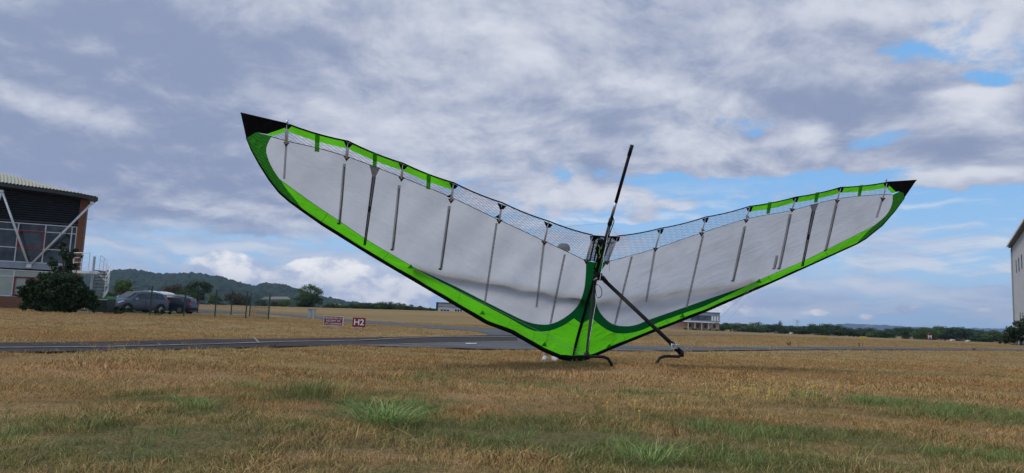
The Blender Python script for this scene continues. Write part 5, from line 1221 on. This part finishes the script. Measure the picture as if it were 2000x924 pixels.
def polyv(pl, u):
    return float(np.interp(u, [q[0] for q in pl], [q[1] for q in pl]))
def px(x, y, z=0.):
    P = V((x, y, z-H)); zc_ = P.dot(FWD); return 1000+F*P.dot(RT)/zc_, 462-F*P.dot(UP)/zc_
def on_road(x, y):
    u, v = px(x, y, T(x, y))
    if -500 <= u <= 1180 and polyv(ntop, u)-.3 < v < polyv(nbot, u)+.0: return True
    ab = [(700, 677), (800, 680), (900, 683), (1010, 685), (1150, 686.5), (1380, 687), (1535, 684.5), (1783, 684.2), (2000, 686), (2200, 689)]; atp = [(700, 676), (850, 672), (1010, 666), (1150, 672), (1250, 677.5), (1380, 680), (1566, 678.8), (1969, 682), (2200, 684)]
    if 720 < u < 2200 and polyv(atp, u) < v < polyv(ab, u): return True
    bt = [(500, 609), (530, 611.5), (600, 616), (700, 625), (840, 635.3), (978, 642.6), (1180, 654.5)]; bb = [(500, 611.5), (530, 615), (600, 621.5), (700, 631.5), (840, 641.5), (930, 647.5), (960, 655), (1180, 659)]
    if 500 < u < 1180 and polyv(bt, u) < v < polyv(bb, u): return True
    return False
def sample(y0, y1, spacing, jit=True):
    out = []; y = y0
    while y < y1:
        hw_ = .80*y+.8; n = int(2*hw_/spacing)
        for i in range(n): out.append((-hw_+2*hw_*(i+rng.rand())/n, y+spacing*rng.rand()))
        y += spacing
    return out
def density(x, y): return .75+.5*mnoise.noise(V((x*.8, y*1.3, 4)))+.35*mnoise.noise(V((x*3, y*3, 9)))
def keep(lst, f_): return [q for q in lst if f_(*q)]
near = keep(sample(2.0, 6.5, .045), lambda x, y: rng.rand() < density(x, y)+.25)
scatter('near_grass', 'dry tangled straw and green grass blades in the foreground', near, [max(.35, .55+.65*mnoise.noise(V((x*1.6, y*1.6, 0)))+.5*mnoise.noise(V((x*6, y*6, 2)))+.4*rng.rand()) for x, y in near],
        [tuft_mesh('blades', 34, .055, .010, .056, .0030, 20+i, [.8, 1.3, 1.8][i % 3]) for i in range(9)], 'grass_blade')
mid = keep(sample(6.5, 17, .085), lambda x, y: not on_road(x, y) and rng.rand() < density(x, y)+.25)
scatter('middle_grass', 'dry straw coloured grass around the glider', mid, [max(.4, .66+.6*mnoise.noise(V((x*.9, y*.9, 0)))+.4*mnoise.noise(V((x*3, y*3, 2)))+.35*rng.rand()) for x, y in mid],
        [tuft_mesh('blades', 50, .10, .010, .046, .0050, 40+i, 1.2) for i in range(5)], 'grass_blade')
farg = keep(sample(17, 62, .34), lambda x, y: not on_road(x, y) and rng.rand() < density(x*.3, y*.3)+.15)
scatter('far_grass', 'mown dry grass between and beyond the taxiways', farg, [.7+.5*rng.rand() for q in farg],
        [tuft_mesh('blades', 60, .34, .006, .026, .012, 60+i, 1.5) for i in range(4)], 'far_blade')
# weeds: green patch lower right, and mixed green blades in the greener spots
gx = []
for u, v, rx, ry, kk in GREEN[:10]+GREEN[12:]:
    P = gp(u, v); n = int(260*rx*ry*kk*7)
    for i in range(n):
        q = rng.normal(size=2)*.45; gx.append((P.x+q[0]*rx, P.y+q[1]*ry))
gx = keep(gx, lambda x, y: y > 2.0 and mnoise.noise(V((x*4, y*4, 5)))+.5*mnoise.noise(V((x*1.4, y*1.4, 8))) > -.05+.3*rng.rand())
scatter('green_grass', 'fresh green blades mixed into the dry grass', gx, [.5+.6*rng.rand() for q in gx], [tuft_mesh('blades', 26, .07, .03, .10, .0036, 80+i, .9) for i in range(4)], 'green_blade')
co = keep(sample(2.4, 11, .19), lambda x, y: rng.rand() < .8*density(x*1.3, y*1.3)-.35)
scatter('coarse_grass', 'taller bleached grass tufts scattered through the foreground', co, [.5+.9*rng.rand()**2 for q in co], [tuft_mesh('blades', 22, .05, .035, .10, .0032, 95+i, 1.2) for i in range(5)], 'grass_blade')
def arch_mesh(name, n, rad_, h0, h1, w, seed, lean):
    r = np.random.RandomState(seed); mb = MB()
    for i in range(n):
        a = r.rand()*6.28; q = rad_*r.rand()**.7; x, y = q*math.cos(a), q*math.sin(a); h_ = h0+(h1-h0)*r.rand(); b = a+r.normal()*.7; L = lean*h_*(.35+r.rand()); wx, wy = -math.sin(b)*w*.5, math.cos(b)*w*.5; vs = []
        for k in range(6):
            t = k/5; d = L*t**1.7; z = h_*(1.25*t-.45*t*t*(1+.5*lean*r.rand()))-.01; kk = (1-t**2*.9); vs += [(x+math.cos(b)*d-wx*kk, y+math.sin(b)*d-wy*kk, z), (x+math.cos(b)*d+wx*kk, y+math.sin(b)*d+wy*kk, z)]
        mb.add(vs, [(2*k, 2*k+1, 2*k+3, 2*k+2) for k in range(5)])
    me = bpy.data.meshes.new(name); me.from_pydata(mb.v, [], mb.f); return me
def tuft(u, v, name, label, n, r_, h0, h1, w, seed, mat='green_blade', lean=.7):
    P = gp(u, v); P.z = G(P.x, P.y); me = arch_mesh(name, n, r_, h0, h1, w, seed, lean); me.materials.append(MATS[mat]); o = bpy.data.objects.new(name, me); C.objects.link(o); o.location = P; return tag(o, label, 'grass tuft')
tuft(752, 832, 'grass_tuft', 'large bright green grass tuft left of centre in the foreground', 300, .17, .10, .25, .0048, 3, 'bright_blade', lean=1.25)
tuft(610, 775, 'grass_tuft', 'dark seeding grass tuft with tall thin stalks', 260, .30, .08, .24, .004, 4, 'grass_blade', .7)
tuft(585, 772, 'grass_stalks', 'few tall bare grass stalks above the dark tuft', 9, .25, .30, .42, .003, 9, 'grass_blade', .25)
tuft(1265, 905, 'grass_tuft', 'pale green grass tuft at the bottom edge right of centre', 160, .15, .06, .15, .0042, 5, 'bright_blade', lean=1.2)
tuft(480, 762, 'grass_tuft', 'small green tuft left of the dark seeding tuft', 180, .20, .08, .15, .004, 6, lean=.7)
tuft(385, 800, 'grass_tuft', 'low bright green tuft in the left foreground', 110, .14, .05, .12, .004, 7, 'bright_blade')
tuft(1125, 705, 'grass_tuft', 'green tuft hiding the nose of the glider', 260, .22, .07, .17, .006, 8, lean=.6)
tuft(1110, 704, 'grass_tuft', 'thin straw tuft beside the glider nose', 120, .25, .05, .10, .006, 10, 'grass_blade')
tuft(1196, 716, 'grass_tuft', 'short straw tuft over the left foot of the base bar', 70, .12, .03, .075, .005, 12, 'grass_blade')
tuft(1282, 713, 'grass_tuft', 'short straw tuft over the right foot of the base bar', 70, .12, .03, .075, .005, 13, 'grass_blade')
# broad-leaved weeds
P = gp(1900, 815); lf = []; r = np.random.RandomState(5)
mb = MB()
for i in range(9000):
    q = r.normal(size=2)*(.42, .36); x, y = P.x+q[0]*1.3, P.y+q[1]
    if mnoise.noise(V((x*3, y*3, 1)))+.25*r.rand() < -.02: continue; z = G(x, y)+.03+.07*r.rand()
    a = V(r.normal(size=3)*(.6, .6, 1)).normalized(); b = a.orthogonal().normalized(); cc = a.cross(b); s = .008+.013*r.rand(); q = V((x, y, z)); mb.add([q-b*s, q+cc*s*.6, q+b*s, q-cc*s*.6], [(0, 1, 2, 3)])
tag(mb.obj('clover_weeds', MATS['leaf_mid']), 'dense dark green broad leaved weeds in the right foreground', kind='stuff')
mb = MB()
for (u, v, n) in ((1500, 779, 26), (1575, 762, 18), (1250, 820, 3), (1630, 766, 5)):
    P = gp(u, v)
    for i in range(n):
        q = r.normal(size=2)*(.28, .2); s = .006+.004*r.rand(); x, y = P.x+q[0], P.y+q[1]; z = T(x, y)+.06+.04*r.rand()
        mb.tube([(x, y, z), (x, y, z+.006)], [s, s*.8], 7); mb.tube([(x, y, 0), (x, y, z)], .001, 3, False)
tag(mb.obj('yellow_flowers', MATS['yellow_flower']), 'small yellow flowers scattered in the grass right of the glider', kind='stuff')
# tall weeds along the taxiway edges
def weed(u, v, h_px, n, lab, mat='leaf_brown'):
    P = gp(u, v); sc = P.y/F; e = empty('roadside_weed', P, lab, 'weed', 'weeds along the taxiway edge'); mb = MB(); r = np.random.RandomState(int(u))
    tb = MB()
    for i in range(n):
        x = r.normal()*n*.9*sc; t = V((x+r.normal()*2*sc, r.normal()*.1, h_px*sc*(.6+.5*r.rand()))); tb.tube([(x, 0, -.02), t], .004, 4, False)
        for k in range(6):
            q = V((x, 0, 0)).lerp(t, .35+.65*r.rand()); a = V(r.normal(size=3)).normalized(); b = a.orthogonal(); cc = a.cross(b); s = .9*sc; mb.add([q-b*s, q+cc*s*.6, q+b*s, q-cc*s*.6], [(0, 1, 2, 3)])
    tb.obj('stem', MATS['bark'], e); mb.obj('leaf', MATS[mat], e)
weed(1545, 676, 8, 9, 'low brown weeds on the far edge of the right taxiway'); weed(1680, 681, 12, 4, 'single taller yellowish weed beside the right taxiway', 'leaf_mid'); weed(1902, 685, 6, 6, 'dark weeds on the right taxiway near the hangar')
weed(530, 681, 8, 8, 'thin weeds along the near edge of the left taxiway', 'leaf_mid'); weed(150, 690, 7, 5, 'thin weeds at the near taxiway edge by the left border', 'leaf_mid')
# ================================================================== haze
mb = MB(); mb.box((-9400, -9400, -4), (9400, 9400, 340)); hz = mb.obj('haze', bpy.data.materials.new('haze')); m = hz.data.materials[0]; m.use_nodes = True; nt = m.node_tree; nt.nodes.clear()
pv = node(nt, 'ShaderNodeVolumePrincipled', {'Color': (.50, .66, 1., 1), 'Density': .00010, 'Anisotropy': .2}); ou = nt.nodes.new('ShaderNodeOutputMaterial'); nt.links.new(pv.o, ou.inputs[1])
tag(hz, 'thin blue daylight haze over the airfield', kind='stuff')
